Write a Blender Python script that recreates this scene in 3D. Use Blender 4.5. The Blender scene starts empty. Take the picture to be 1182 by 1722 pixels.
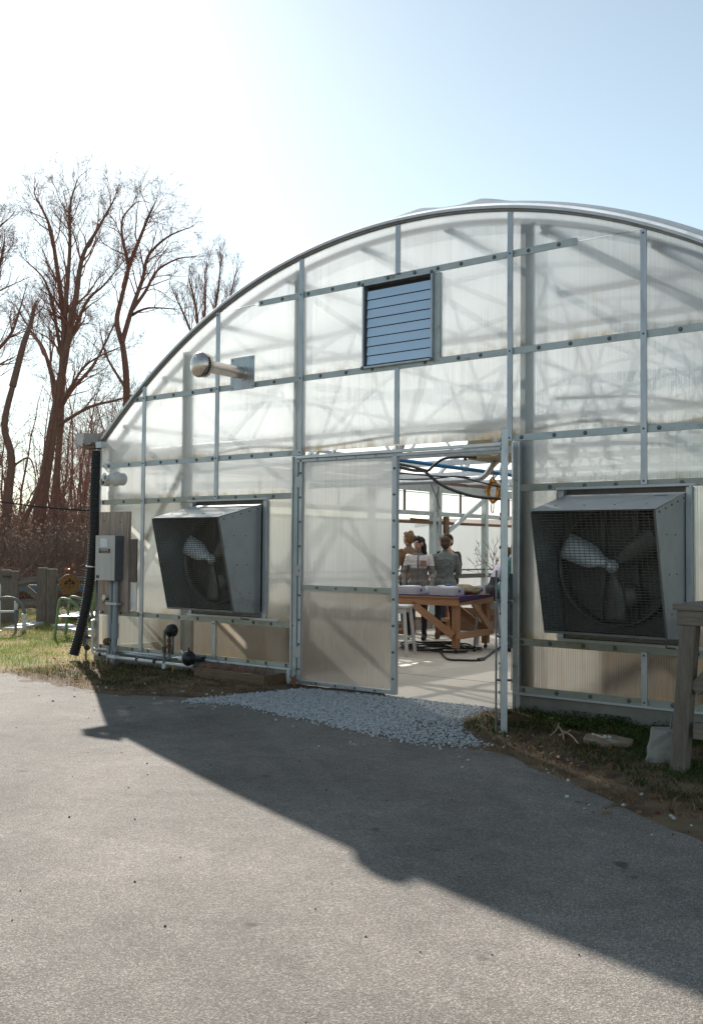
import bpy, bmesh, math, random
import numpy as np
from mathutils import Vector, Matrix
R = math.radians
random.seed(7); rng = np.random.default_rng(7)
sc = bpy.context.scene
col = sc.collection

# ---------------------------------------------------------------- camera
CAM = np.array([5.609, -7.8196, 1.40]); YAW, PIT, ROL, FPX = .6679, .0369, .0085, 1700.0
FW = np.array([-math.sin(YAW)*math.cos(PIT), math.cos(YAW)*math.cos(PIT), math.sin(PIT)])
_rt = np.array([math.cos(YAW), math.sin(YAW), 0.0]); _up = np.cross(_rt, FW)
RT = math.cos(ROL)*_rt + math.sin(ROL)*_up; UP = -math.sin(ROL)*_rt + math.cos(ROL)*_up
cd = bpy.data.cameras.new('camera'); cam = bpy.data.objects.new('camera', cd); col.objects.link(cam)
cd.sensor_fit = 'VERTICAL'; cd.sensor_height = 36; cd.lens = FPX/1722*36; cd.clip_start = .05; cd.clip_end = 2000
cam.matrix_world = Matrix(((RT[0], UP[0], -FW[0], CAM[0]), (RT[1], UP[1], -FW[1], CAM[1]), (RT[2], UP[2], -FW[2], CAM[2]), (0, 0, 0, 1)))
sc.camera = cam
# ---------------------------------------------------------------- sky and sun
SUN_AZ, SUN_EL = R(54.7), R(28.4)           # azimuth measured from +Y towards -X
w = bpy.data.worlds.new('World'); sc.world = w; w.use_nodes = True
nt = w.node_tree; bg = nt.nodes['Background']; sky = nt.nodes.new('ShaderNodeTexSky')
sky.sky_type = 'NISHITA'; sky.sun_disc = False; sky.sun_elevation = SUN_EL; sky.sun_rotation = -SUN_AZ
sky.air_density = 1.0; sky.dust_density = .25; sky.ozone_density = 1.2; sky.altitude = 50
hsv = nt.nodes.new('ShaderNodeHueSaturation'); hsv.inputs['Saturation'].default_value = .66
nt.links.new(sky.outputs[0], hsv.inputs['Color']); tint = nt.nodes.new('ShaderNodeMix'); tint.data_type = 'RGBA'; tint.blend_type = 'MULTIPLY'; tint.inputs[0].default_value = 1; tint.inputs[7].default_value = (.925, .99, .935, 1)
nt.links.new(hsv.outputs[0], tint.inputs[6]); nt.links.new(tint.outputs[2], bg.inputs[0]); bg.inputs[1].default_value = .084
sd = bpy.data.lights.new('sun', 'SUN'); sd.energy = 5.0; sd.angle = R(.6); sd.color = (1, .945, .875)
so = bpy.data.objects.new('sun', sd); col.objects.link(so)
S = Vector((-math.sin(SUN_AZ)*math.cos(SUN_EL), math.cos(SUN_AZ)*math.cos(SUN_EL), math.sin(SUN_EL)))
so.rotation_euler = S.to_track_quat('Z', 'Y').to_euler(); so.location = S*60
sc.view_settings.view_transform = 'Standard'; sc.view_settings.look = 'None'
sc.view_settings.exposure = .95; sc.view_settings.gamma = 1; sc.view_settings.use_curve_mapping = False
sc.cycles.use_denoising = True
try: sc.cycles.denoiser = 'OPENIMAGEDENOISE'
except Exception: pass
sc.cycles.max_bounces = 12; sc.cycles.diffuse_bounces = 5; sc.cycles.transmission_bounces = 8
sc.cycles.transparent_max_bounces = 24; sc.cycles.glossy_bounces = 3
sc.cycles.caustics_reflective = False; sc.cycles.caustics_refractive = False
sc.cycles.sample_clamp_indirect = 6

# ---------------------------------------------------------------- measuring helpers
def ray(px, py):
    return FW + (px-591)/FPX*RT - (py-861)/FPX*UP
def at(px, py, y=None, x=None, z=None, d=None):
    r = ray(px, py)
    t = d if d is not None else (y-CAM[1])/r[1] if y is not None else (x-CAM[0])/r[0] if x is not None else (z-CAM[2])/r[2]
    return Vector(CAM + t*r)

# ---------------------------------------------------------------- materials
MATS = {}
def new_mat(name):
    m = bpy.data.materials.new(name); m.use_nodes = True; MATS[name] = m
    n = m.node_tree.nodes; n.clear(); out = n.new('ShaderNodeOutputMaterial')
    return m, n, m.node_tree.links, out
def noise_fac(n, l, scale, stretch=(1, 1, 1), detail=5, rough=.6, lo=.3, hi=.7, coord='Object'):
    tc = n.new('ShaderNodeTexCoord'); mp = n.new('ShaderNodeMapping'); mp.inputs['Scale'].default_value = stretch
    nz = n.new('ShaderNodeTexNoise'); nz.inputs['Scale'].default_value = scale; nz.inputs['Detail'].default_value = detail
    nz.inputs['Roughness'].default_value = rough
    l.new(tc.outputs[coord], mp.inputs[0]); l.new(mp.outputs[0], nz.inputs['Vector'])
    mr = n.new('ShaderNodeMapRange'); mr.inputs[1].default_value = lo; mr.inputs[2].default_value = hi
    l.new(nz.outputs[0], mr.inputs[0])
    return mr.outputs[0], nz.outputs[0]
def mixcol(n, l, f, a, b):
    mx = n.new('ShaderNodeMix'); mx.data_type = 'RGBA'
    if hasattr(f, 'links') or not isinstance(f, (int, float)): l.new(f, mx.inputs[0])
    else: mx.inputs[0].default_value = f
    for i, c in ((6, a), (7, b)):
        if isinstance(c, tuple): mx.inputs[i].default_value = (*c, 1)
        else: l.new(c, mx.inputs[i])
    return mx.outputs[2]
def pm(name, c1, c2=None, scale=8, rough=.6, metal=0, bump=0, bscale=None, stretch=(1, 1, 1), c3=None, s3=2, lo3=.55, hi3=.7, rv=.1, spec=.5, detail=5):
    m, n, l, out = new_mat(name)
    p = n.new('ShaderNodeBsdfPrincipled'); l.new(p.outputs[0], out.inputs[0])
    c2 = c2 or tuple(v*.8 for v in c1)
    f, raw = noise_fac(n, l, scale, stretch, detail)
    c = mixcol(n, l, f, c1, c2)
    if c3:
        f3, _ = noise_fac(n, l, s3, stretch, 6, .65, lo3, hi3); c = mixcol(n, l, f3, c, c3)
    l.new(c, p.inputs['Base Color'])
    mr = n.new('ShaderNodeMapRange'); mr.inputs[3].default_value = max(.02, rough-rv); mr.inputs[4].default_value = min(1, rough+rv)
    l.new(raw, mr.inputs[0]); l.new(mr.outputs[0], p.inputs['Roughness'])
    p.inputs['Metallic'].default_value = metal; p.inputs['Specular IOR Level'].default_value = spec
    if bump:
        _, r2 = noise_fac(n, l, bscale or scale*3, stretch, 6)
        b = n.new('ShaderNodeBump'); b.inputs['Strength'].default_value = bump; b.inputs['Distance'].default_value = .02
        l.new(r2, b.inputs['Height']); l.new(b.outputs[0], p.inputs['Normal'])
    return m
def vcol_mat(name, rough=.85, bump=0, bscale=60, transl=0):
    m, n, l, out = new_mat(name)
    a = n.new('ShaderNodeVertexColor'); a.layer_name = 'Col'
    p = n.new('ShaderNodeBsdfPrincipled'); p.inputs['Roughness'].default_value = rough; p.inputs['Specular IOR Level'].default_value = .25
    f, raw = noise_fac(n, l, bscale, (1, 1, 1), 4, .7, .25, .75)
    hs = n.new('ShaderNodeHueSaturation'); l.new(a.outputs[0], hs.inputs['Color'])
    mr = n.new('ShaderNodeMapRange'); mr.inputs[3].default_value = .65; mr.inputs[4].default_value = 1.3; l.new(raw, mr.inputs[0]); l.new(mr.outputs[0], hs.inputs['Value'])
    l.new(hs.outputs[0], p.inputs['Base Color'])
    if bump:
        b = n.new('ShaderNodeBump'); b.inputs['Strength'].default_value = bump; b.inputs['Distance'].default_value = .02
        l.new(raw, b.inputs['Height']); l.new(b.outputs[0], p.inputs['Normal'])
    if transl:
        t = n.new('ShaderNodeBsdfTranslucent'); l.new(hs.outputs[0], t.inputs[0]); mx = n.new('ShaderNodeMixShader'); mx.inputs[0].default_value = transl
        l.new(p.outputs[0], mx.inputs[1]); l.new(t.outputs[0], mx.inputs[2]); l.new(mx.outputs[0], out.inputs[0])
    else: l.new(p.outputs[0], out.inputs[0])
    return m

def polycarb(name, tr, rf, stain=True, ribs=True, tint=(.93, .94, .92), rib_amt=.35, white=.78, dirt2=None, warm=1):
    """twin-wall sheet: part clear, part blurred, part scattering"""
    m, n, l, out = new_mat(name)
    tc = n.new('ShaderNodeTexCoord'); sx = n.new('ShaderNodeSeparateXYZ'); l.new(tc.outputs['Object'], sx.inputs[0])
    # ribs
    mu = n.new('ShaderNodeMath'); mu.operation = 'MULTIPLY'; mu.inputs[1].default_value = 2*math.pi/.021
    l.new(sx.outputs[0], mu.inputs[0]); sn = n.new('ShaderNodeMath'); sn.operation = 'SINE'; l.new(mu.outputs[0], sn.inputs[0])
    rib = n.new('ShaderNodeMapRange'); rib.inputs[1].default_value = .3; rib.inputs[2].default_value = 1; l.new(sn.outputs[0], rib.inputs[0])
    streak, sraw = noise_fac(n, l, 11, (6, 1, .10), 6, .7, .36, .68)
    blotch, _ = noise_fac(n, l, 1.1, (1, 1, .7), 3, .5, .35, .75)
    dirt = n.new('ShaderNodeMath'); dirt.operation = 'MULTIPLY'; l.new(streak, dirt.inputs[0]); l.new(blotch, dirt.inputs[1])
    colr = mixcol(n, l, dirt.outputs[0], (white*.965, white, white*1.02) if not dirt2 else (white, white*(1+warm)/2, white*warm*.95), dirt2 or (white*.76, white*.72, white*.62))
    if stain:   # algae that has settled at the foot of each sheet
        sg = n.new('ShaderNodeSeparateXYZ'); l.new(tc.outputs['Object'], sg.inputs[0])
        f, raw = noise_fac(n, l, 4.5, (1, 1, .35), 6, .72, .40, .62)
        low = None
        for z in (.19, .64, 1.97, 2.41, 3.18):
            d = n.new('ShaderNodeMath'); d.operation = 'SUBTRACT'; l.new(sg.outputs[2], d.inputs[0]); d.inputs[1].default_value = z
            g = n.new('ShaderNodeMapRange'); g.inputs[1].default_value = .085; g.inputs[2].default_value = .0; l.new(d.outputs[0], g.inputs[0])
            s = n.new('ShaderNodeMath'); s.operation = 'GREATER_THAN'; l.new(d.outputs[0], s.inputs[0]); s.inputs[1].default_value = -.02
            k = n.new('ShaderNodeMath'); k.operation = 'MULTIPLY'; l.new(g.outputs[0], k.inputs[0]); l.new(s.outputs[0], k.inputs[1])
            if low is None: low = k.outputs[0]
            else:
                mxx = n.new('ShaderNodeMath'); mxx.operation = 'MAXIMUM'; l.new(low, mxx.inputs[0]); l.new(k.outputs[0], mxx.inputs[1]); low = mxx.outputs[0]
        st = n.new('ShaderNodeMath'); st.operation = 'MULTIPLY'; l.new(low, st.inputs[0]); l.new(f, st.inputs[1])
        colr = mixcol(n, l, st.outputs[0], colr, (.42, .27, .06)); stain_out = st.outputs[0]
    tl = n.new('ShaderNodeBsdfTranslucent'); l.new(colr, tl.inputs[0])
    df = n.new('ShaderNodeBsdfDiffuse'); l.new(colr, df.inputs[0])
    sc1 = n.new('ShaderNodeMixShader'); sc1.inputs[0].default_value = .12; l.new(tl.outputs[0], sc1.inputs[1]); l.new(df.outputs[0], sc1.inputs[2])
    tp = n.new('ShaderNodeBsdfTransparent'); tp.inputs[0].default_value = (*tint, 1)
    rfr = n.new('ShaderNodeBsdfRefraction'); rfr.inputs['IOR'].default_value = 1.12; rfr.inputs['Roughness'].default_value = .8; rfr.inputs[0].default_value = (*tint, 1)
    cl = n.new('ShaderNodeMixShader'); cl.inputs[0].default_value = rf; l.new(tp.outputs[0], cl.inputs[1]); l.new(rfr.outputs[0], cl.inputs[2])
    # clear share, modulated by ribs and streaks
    a = n.new('ShaderNodeMath'); a.operation = 'MULTIPLY_ADD'; a.inputs[1].default_value = -rib_amt*tr if ribs else 0; a.inputs[2].default_value = tr
    l.new(rib.outputs[0], a.inputs[0])
    b = n.new('ShaderNodeMath'); b.operation = 'MULTIPLY_ADD'; b.inputs[1].default_value = (-.45 if ribs else -.2)*tr; l.new(streak, b.inputs[0]); l.new(a.outputs[0], b.inputs[2])
    share = b.outputs[0]
    if stain:
        inv = n.new('ShaderNodeMath'); inv.operation = 'MULTIPLY_ADD'; inv.inputs[1].default_value = -.55; inv.inputs[2].default_value = 1; l.new(stain_out, inv.inputs[0])
        mm = n.new('ShaderNodeMath'); mm.operation = 'MULTIPLY'; l.new(share, mm.inputs[0]); l.new(inv.outputs[0], mm.inputs[1]); share = mm.outputs[0]
    body = n.new('ShaderNodeMixShader'); l.new(share, body.inputs[0]); l.new(sc1.outputs[0], body.inputs[1]); l.new(cl.outputs[0], body.inputs[2])
    gl = n.new('ShaderNodeBsdfGlossy'); gl.inputs['Roughness'].default_value = .16; gl.inputs[0].default_value = (.9, .9, .9, 1)
    if ribs:
        bp = n.new('ShaderNodeBump'); bp.inputs['Strength'].default_value = .25; bp.inputs['Distance'].default_value = .004; l.new(sn.outputs[0], bp.inputs['Height'])
        _, wv = noise_fac(n, l, 2.6, (1.2, 1, .6), 3, .5); bw = n.new('ShaderNodeBump'); bw.inputs['Strength'].default_value = .6; bw.inputs['Distance'].default_value = .05; l.new(wv, bw.inputs['Height']); l.new(bp.outputs[0], bw.inputs['Normal']); l.new(bw.outputs[0], gl.inputs['Normal'])
    lw = n.new('ShaderNodeLayerWeight'); lw.inputs[0].default_value = .5
    pw = n.new('ShaderNodeMath'); pw.operation = 'POWER'; pw.inputs[1].default_value = 4; l.new(lw.outputs['Facing'], pw.inputs[0])
    sk = n.new('ShaderNodeMath'); sk.operation = 'MULTIPLY_ADD'; sk.inputs[1].default_value = .6; sk.inputs[2].default_value = .04; l.new(pw.outputs[0], sk.inputs[0])
    fin = n.new('ShaderNodeMixShader'); l.new(sk.outputs[0], fin.inputs[0]); l.new(body.outputs[0], fin.inputs[1]); l.new(gl.outputs[0], fin.inputs[2])
    l.new(fin.outputs[0], out.inputs[0])
    return m

def build_materials():
    m, n, l, out = new_mat('clear_skin'); tp = n.new('ShaderNodeBsdfTransparent'); l.new(tp.outputs[0], out.inputs[0])
    polycarb('polycarbonate', .67, .81, white=.82, rib_amt=.5)
    polycarb('low_polycarbonate', .62, .8, white=.36, dirt2=(.42, .27, .11), warm=.84, rib_amt=.5)  # grime tint; the darker white also paints the dim interior behind
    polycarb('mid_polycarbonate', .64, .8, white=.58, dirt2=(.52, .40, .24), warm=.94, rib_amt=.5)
    polycarb('low_door_polycarbonate', .60, .8, stain=False, white=.38, dirt2=(.30, .25, .17), warm=.92)  # grime tint, with the dim view behind painted into the white
    polycarb('door_polycarbonate', .60, .8, stain=False, white=.58)
    polycarb('roof_film', .30, .2, stain=False, ribs=False, white=.97)
    polycarb('side_film', .80, .5, stain=False, ribs=False, white=.5, tint=(.82, .90, .93))
    polycarb('old_sheet', .10, .3, stain=False, white=.66)
    pm('galvanized', (.50, .53, .56), (.40, .43, .46), 14, .42, .75, .04, 60, (1, 1, .35), c3=(.30, .31, .33), s3=7, lo3=.6, hi3=.78)
    pm('rail_metal', (.50, .55, .55), (.42, .46, .46), 10, .5, .35, .04, 50, (.5, 1, 1), c3=(.22, .20, .13), s3=9, lo3=.6, hi3=.75)
    pm('low_rail_metal', (.42, .44, .40), (.36, .36, .30), 9, .55, .35, .04, 50, (.5, 1, 1), c3=(.30, .24, .11), s3=6, lo3=.56, hi3=.72)
    pm('aluminium', (.66, .66, .66), (.56, .56, .57), 12, .38, .7, .02, 60, c3=(.42, .40, .37), s3=5, lo3=.6, hi3=.8)
    pm('flue_metal', (.66, .60, .55), (.54, .47, .42), 9, .24, .95, .02, 40, c3=(.40, .33, .28), s3=5, lo3=.58, hi3=.8, rv=.08)
    pm('edge_metal', (.66, .65, .65), (.55, .54, .54), 10, .4, .5, .02)
    pm('bolt_metal', (.10, .11, .12), (.20, .2, .2), 60, .45, .7)
    pm('washer_metal', (.45, .46, .47), None, 60, .4, .8)
    pm('hood_metal', (.44, .47, .48), (.38, .40, .41), 4, .45, .45, .02, 40, c3=(.24, .24, .23), s3=3, lo3=.55, hi3=.8)
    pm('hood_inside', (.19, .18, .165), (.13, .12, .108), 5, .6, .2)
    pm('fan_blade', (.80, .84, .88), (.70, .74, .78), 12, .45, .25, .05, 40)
    pm('fan_dark_metal', (.18, .18, .165), (.135, .132, .12), 12, .5, .4)  # dark fan parts, and blades whose shade is put into the colour
    pm('grille_wire', (.09, .095, .09), (.13, .12, .105), 30, .5, .4)
    pm('louver_metal', (.56, .68, .80), (.50, .62, .74), 5, .3, .6, .015, 30, (.4, 1, 1))  # galvanized metal with the sky's blue reflection put into its colour
    pm('dark_gap', (.035, .03, .027), None, 10, .8)
    pm('white_pvc', (.70, .68, .65), (.62, .60, .57), 8, .42, 0, .02, c3=(.45, .40, .33), s3=4, lo3=.6, hi3=.8)
    pm('grey_pvc', (.27, .31, .34), (.23, .26, .29), 8, .5, 0, .02, c3=(.36, .36, .34), s3=5, lo3=.6, hi3=.8)
    pm('black_plastic', (.012, .011, .011), (.02, .018, .017), 20, .5, 0, .03)
    pm('steel_pipe', (.20, .22, .23), (.14, .14, .14), 12, .5, .5)
    pm('rusty_iron', (.17, .085, .045), (.10, .06, .04), 25, .8, .1, .2)
    pm('brass', (.38, .30, .13), None, 20, .45, .8)
    pm('box_paint', (.47, .46, .44), (.42, .41, .39), 7, .45, .1, .02, 30, (3, 1, .25), c3=(.28, .27, .25), s3=4, lo3=.6, hi3=.8)
    pm('box_side', (.13, .145, .155), (.11, .12, .13), 6, .5, .1)
    pm('label_dark', (.03, .03, .032), None, 20, .4)
    pm('label_white', (.75, .76, .77), (.5, .52, .55), 30, .3)
    pm('label_orange', (.65, .16, .03), None, 20, .5)
    pm('weathered_wood', (.47, .38, .325), (.27, .20, .16), 7, .8, 0, .25, 30, (7, 7, .5), c3=(.15, .085, .05), s3=3, lo3=.5, hi3=.75)
    pm('grey_timber', (.215, .175, .14), (.12, .096, .077), 8, .85, 0, .35, 30, (6, 6, .7))
    pm('grey_timber_long', (.235, .195, .16), (.13, .106, .087), 8, .85, 0, .35, 30, (.6, .6, 8))
    pm('old_plank', (.20, .115, .06), (.11, .065, .04), 7, .8, 0, .3, 25, (.6, .6, 8))
    pm('fresh_wood', (.42, .205, .105), (.31, .145, .07), 6, .6, 0, .1, 30, (6, 6, .6), c3=(.26, .11, .045), s3=5, lo3=.62, hi3=.75)
    pm('fresh_wood_h', (.46, .25, .13), (.35, .175, .088), 6, .6, 0, .1, 30, (.6, .6, 7), c3=(.30, .14, .06), s3=5, lo3=.62, hi3=.75)
    pm('planter_wood', (.20, .13, .075), (.12, .08, .05), 7, .85, 0, .3, 25, (.6, 1, 6))
    pm('white_paint', (.66, .66, .65), (.58, .57, .56), 6, .5, 0, .03)
    pm('concrete', (.33, .31, .28), (.24, .225, .20), 5, .9, 0, .25, 40, c3=(.16, .15, .12), s3=2.2, lo3=.52, hi3=.72)
    pm('floor_concrete', (.50, .44, .37), (.42, .37, .31), 1.3, .75, 0, .08, 40, c3=(.33, .28, .23), s3=1.1, lo3=.55, hi3=.75)
    pm('white_stone', (.62, .62, .62), (.32, .33, .34), 38, .85, 0, .2, 60, c3=(.22, .19, .16), s3=30, lo3=.56, hi3=.70)
    pm('paver_stone', (.30, .23, .155), (.22, .165, .11), 9, .9, 0, .3, 40)
    pm('cloth_purple', (.055, .018, .08), (.042, .015, .06), 30, .9)
    pm('tray_white', (.58, .55, .62), (.52, .49, .56), 6, .6)
    pm('paper', (.82, .82, .82), (.76, .76, .78), 6, .7)
    pm('glass_clear', (.55, .58, .60), None, 6, .1)
    pm('green_paint', (.20, .29, .16), (.15, .22, .12), 12, .5, 0, .05, c3=(.36, .40, .30), s3=6, lo3=.6, hi3=.8)
    pm('sign_wood', (.27, .135, .04), (.20, .095, .03), 6, .6, 0, .05, 20, (1, 1, 6))
    pm('sign_ink', (.05, .028, .012), None, 10, .6)
    pm('blue_rail', (.12, .17, .22), (.09, .13, .18), 8, .6)
    pm('cable_black', (.015, .014, .014), None, 20, .55)
    pm('cord_yellow', (.75, .36, .03), (.62, .27, .02), 20, .5)
    pm('pipe_blue', (.03, .20, .42), (.025, .16, .36), 12, .4)
    pm('pipe_green', (.07, .20, .17), None, 12, .5)
    pm('tan_casing', (.33, .28, .17), (.27, .23, .14), 5, .5, .2)
    pm('orange_plastic', (.62, .17, .04), (.5, .13, .03), 6, .5)
    pm('hose_yellow', (.55, .30, .03), None, 10, .5)
    pm('bark', (.26, .15, .105), (.14, .085, .062), 5, .9, 0, .6, 14, (3, 3, .7), c3=(.20, .15, .12), s3=1.5, lo3=.55, hi3=.75)
    pm('twig', (.34, .17, .12), (.24, .12, .085), 3, .85)  # bark and twigs reddened; warm sun glare put into their colour
    pm('bud_twig', (.38, .18, .135), (.25, .12, .09), 3, .85)
    pm('brush_twig', (.36, .23, .165), (.20, .125, .09), 2, .8)  # lightened to paint in the sunlit rims of backlit twigs
    # people
    for k, v in dict(skin=(.52, .29, .20), skin_fair=(.56, .33, .25), hair_black=(.010, .007, .006), hair_brown=(.075, .040, .020), hair_blond=(.24, .14, .065), hair_dark=(.028, .017, .011),
                     fleece_white=(.66, .62, .58), fleece_grey=(.205, .19, .175), fleece_dark=(.16, .145, .135), pocket_pink=(.36, .175, .15), leggings=(.010, .010, .011), sweater_grey=(.165, .18, .175),
                     cardigan_tan=(.21, .125, .075), jeans=(.035, .06, .10), boot_brown=(.16, .075, .04), boot_tan=(.27, .15, .08), shirt_dark=(.02, .02, .024), lavender=(.52, .48, .58), teal=(.10, .22, .24), scarf=(.03, .055, .11),
                     shoe_white=(.6, .58, .56), lips=(.30, .09, .075), eye_white=(.7, .68, .65), eye_dark=(.01, .008, .007), jacket_blue=(.04, .09, .20), jacket_sand=(.32, .245, .155), mug_teal=(.04, .22, .22)).items():
        pm(k, v, tuple(c*.78 for c in v), 26, .8 if 'skin' not in k else .5, 0, .12 if k not in ('skin', 'skin_fair', 'lips', 'eye_white', 'eye_dark') else 0, 90, (4, 4, 1) if 'hair' in k else (1, 1, 1))
    # asphalt: coarse aggregate
    m, n, l, out = new_mat('asphalt')
    p = n.new('ShaderNodeBsdfPrincipled'); l.new(p.outputs[0], out.inputs[0])
    tc = n.new('ShaderNodeTexCoord')
    v1 = n.new('ShaderNodeTexVoronoi'); v1.inputs['Scale'].default_value = 210; l.new(tc.outputs['Object'], v1.inputs['Vector'])
    cr = n.new('ShaderNodeValToRGB'); l.new(v1.outputs['Color'], cr.inputs[0])
    cr.color_ramp.elements[0].color = (.125, .113, .100, 1); cr.color_ramp.elements[1].color = (.40, .365, .325, 1); cr.color_ramp.elements[0].position = .12; cr.color_ramp.elements[1].position = .95
    e = cr.color_ramp.elements.new(.6); e.color = (.205, .184, .158, 1)
    f, _ = noise_fac(n, l, .55, (1, 1, 1), 6, .6, .32, .72); f2, _ = noise_fac(n, l, 6, (1, 1, 1), 5, .7, .3, .75)
    c = mixcol(n, l, f, cr.outputs[0], (.14, .132, .122)); 
    h = n.new('ShaderNodeHueSaturation'); l.new(cr.outputs[0], h.inputs['Color']); mr = n.new('ShaderNodeMapRange'); mr.inputs[3].default_value = .66; mr.inputs[4].default_value = 1.28; l.new(f, mr.inputs[0]); l.new(mr.outputs[0], h.inputs['Value'])
    h2 = n.new('ShaderNodeHueSaturation'); l.new(h.outputs[0], h2.inputs['Color']); mr2 = n.new('ShaderNodeMapRange'); mr2.inputs[3].default_value = .82; mr2.inputs[4].default_value = 1.15; l.new(f2, mr2.inputs[0]); l.new(mr2.outputs[0], h2.inputs['Value'])
    tar, _ = noise_fac(n, l, 3.3, (1, 1, 1), 2, .5, .70, .74); c2 = mixcol(n, l, tar, h2.outputs[0], (.10, .085, .07))
    l.new(c2, p.inputs['Base Color']); p.inputs['Roughness'].default_value = .9; p.inputs['Specular IOR Level'].default_value = .2
    b = n.new('ShaderNodeBump'); b.inputs['Strength'].default_value = .4; b.inputs['Distance'].default_value = .005
    l.new(v1.outputs['Distance'], b.inputs['Height'])
    _, r3 = noise_fac(n, l, 45, (1, 1, 1), 5, .7); b2 = n.new('ShaderNodeBump'); b2.inputs['Strength'].default_value = .5; b2.inputs['Distance'].default_value = .008
    l.new(r3, b2.inputs['Height']); l.new(b.outputs[0], b2.inputs['Normal']); l.new(b2.outputs[0], p.inputs['Normal'])
    vcol_mat('soil', .95, .6, 55); vcol_mat('grass', .7, 0, 5, .35); vcol_mat('litter', .8, 0, 5, .2)
    # rusty end of the gutter
    pm('rust_white', (.60, .57, .55), (.52, .49, .47), 9, .6, .1, .05, c3=(.20, .075, .035), s3=6, lo3=.5, hi3=.56)
    pm('gutter_metal', (.30, .29, .27), (.22, .21, .19), 8, .5, .5, .05)
    pm('far_ground', (.16, .11, .075), (.10, .068, .048), .6, .95, 0, .3, 3, c3=(.22, .17, .11), s3=.3)
build_materials()
M = MATS

# ---------------------------------------------------------------- mesh helpers
class MB:
    def __init__(s): s.v = []; s.f = []
    def add(s, vs, fs):
        o = len(s.v); s.v += [Vector(p) for p in vs]; s.f += [tuple(i+o for i in q) for q in fs]; return s
    def box(s, a, b):
        (x0, y0, z0), (x1, y1, z1) = a, b
        x0, x1 = sorted((x0, x1)); y0, y1 = sorted((y0, y1)); z0, z1 = sorted((z0, z1))
        return s.add([(x0, y0, z0), (x1, y0, z0), (x1, y1, z0), (x0, y1, z0), (x0, y0, z1), (x1, y0, z1), (x1, y1, z1), (x0, y1, z1)],
                     [(0, 3, 2, 1), (4, 5, 6, 7), (0, 1, 5, 4), (1, 2, 6, 5), (2, 3, 7, 6), (3, 0, 4, 7)])
    def bar(s, p, q, w, h, upv=(0, 0, 1)):
        p, q = Vector(p), Vector(q); d = (q-p).normalized(); u = Vector(upv)
        if abs(d.dot(u)) > .98: u = Vector((0, 1, 0))
        r = d.cross(u).normalized(); u = r.cross(d).normalized(); r *= w/2; u *= h/2
        return s.add([p-r-u, p+r-u, p+r+u, p-r+u, q-r-u, q+r-u, q+r+u, q-r+u],
                     [(0, 1, 2, 3), (7, 6, 5, 4), (0, 4, 5, 1), (1, 5, 6, 2), (2, 6, 7, 3), (3, 7, 4, 0)])
    def tube(s, pts, r, n=8, caps=True):
        pts = [Vector(p) for p in pts]; k = len(pts); rs = r if isinstance(r, (list, tuple)) else [r]*k
        t0 = (pts[1]-pts[0]).normalized(); u = t0.orthogonal().normalized(); vs = []
        for i, p in enumerate(pts):
            t = (pts[min(i+1, k-1)]-pts[max(i-1, 0)]).normalized()
            u = (u-t*u.dot(t)).normalized(); b = t.cross(u)
            vs += [p+(u*math.cos(2*math.pi*j/n)+b*math.sin(2*math.pi*j/n))*rs[i] for j in range(n)]
        fs = [(i*n+j, i*n+(j+1) % n, (i+1)*n+(j+1) % n, (i+1)*n+j) for i in range(k-1) for j in range(n)]
        if caps: fs += [tuple(range(n))[::-1], tuple((k-1)*n+j for j in range(n))]
        return s.add(vs, fs)
    def lathe(s, prof, base, axis=(0, 0, 1), n=20):
        """prof: list of (radius, distance along the axis)"""
        ax = Vector(axis).normalized(); u = ax.orthogonal().normalized(); b = ax.cross(u); base = Vector(base); vs = []
        for r, h in prof: vs += [base+ax*h+(u*math.cos(2*math.pi*j/n)+b*math.sin(2*math.pi*j/n))*max(r, 1e-4) for j in range(n)]
        k = len(prof)
        fs = [(i*n+j, i*n+(j+1) % n, (i+1)*n+(j+1) % n, (i+1)*n+j) for i in range(k-1) for j in range(n)]
        return s.add(vs, fs+[tuple(range(n))[::-1], tuple((k-1)*n+j for j in range(n))])
    def prism(s, poly, ext):
        e = Vector(ext); a = [Vector(p) for p in poly]; k = len(a)
        return s.add(a+[p+e for p in a], [tuple(range(k))[::-1], tuple(range(k, 2*k))]+[(i, (i+1) % k, k+(i+1) % k, k+i) for i in range(k)])
    def build(s, name, mat, parent=None, smooth=False, bevel=0):
        o0 = Vector(parent['_o']) if parent is not None and '_o' in parent else Vector((0, 0, 0))
        me = bpy.data.meshes.new(name); me.from_pydata([tuple(p-o0) for p in s.v], [], s.f); me.validate(); me.update()
        bm = bmesh.new(); bm.from_mesh(me); bmesh.ops.recalc_face_normals(bm, faces=bm.faces[:]); bm.to_mesh(me); bm.free()
        return link(name, me, mat, parent, smooth, bevel)
def link(name, me, mat, parent=None, smooth=False, bevel=0):
    o = bpy.data.objects.new(name, me); col.objects.link(o)
    if mat is not None: me.materials.append(M[mat] if isinstance(mat, str) else mat)
    if smooth: me.shade_smooth()
    if bevel:
        b = o.modifiers.new('bevel', 'BEVEL'); b.width = bevel; b.segments = 2; b.limit_method = 'ANGLE'
    if parent is not None:
        o.parent = parent
        if '_o' in parent: o['_o'] = parent['_o']
    return o
def one_skin(o, d):
    """the far skin of a twin-wall sheet adds nothing of its own: all its scatter is in the near skin"""
    o.data.materials.append(M['clear_skin']); d = Vector(d)
    for p in o.data.polygons:
        if p.normal.dot(d) > .8: p.material_index = 1
    return o
def thing(name, loc, label, cat, group=None):
    o = bpy.data.objects.new(name, None); col.objects.link(o); o.location = loc; o.empty_display_size = .1; o['_o'] = tuple(loc)
    return tag(o, label, cat, group)
def tag(o, label, cat, group=None, kind=None):
    if label: o['label'] = label
    if cat: o['category'] = cat
    if group: o['group'] = group
    if kind: o['kind'] = kind
    return o
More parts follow.
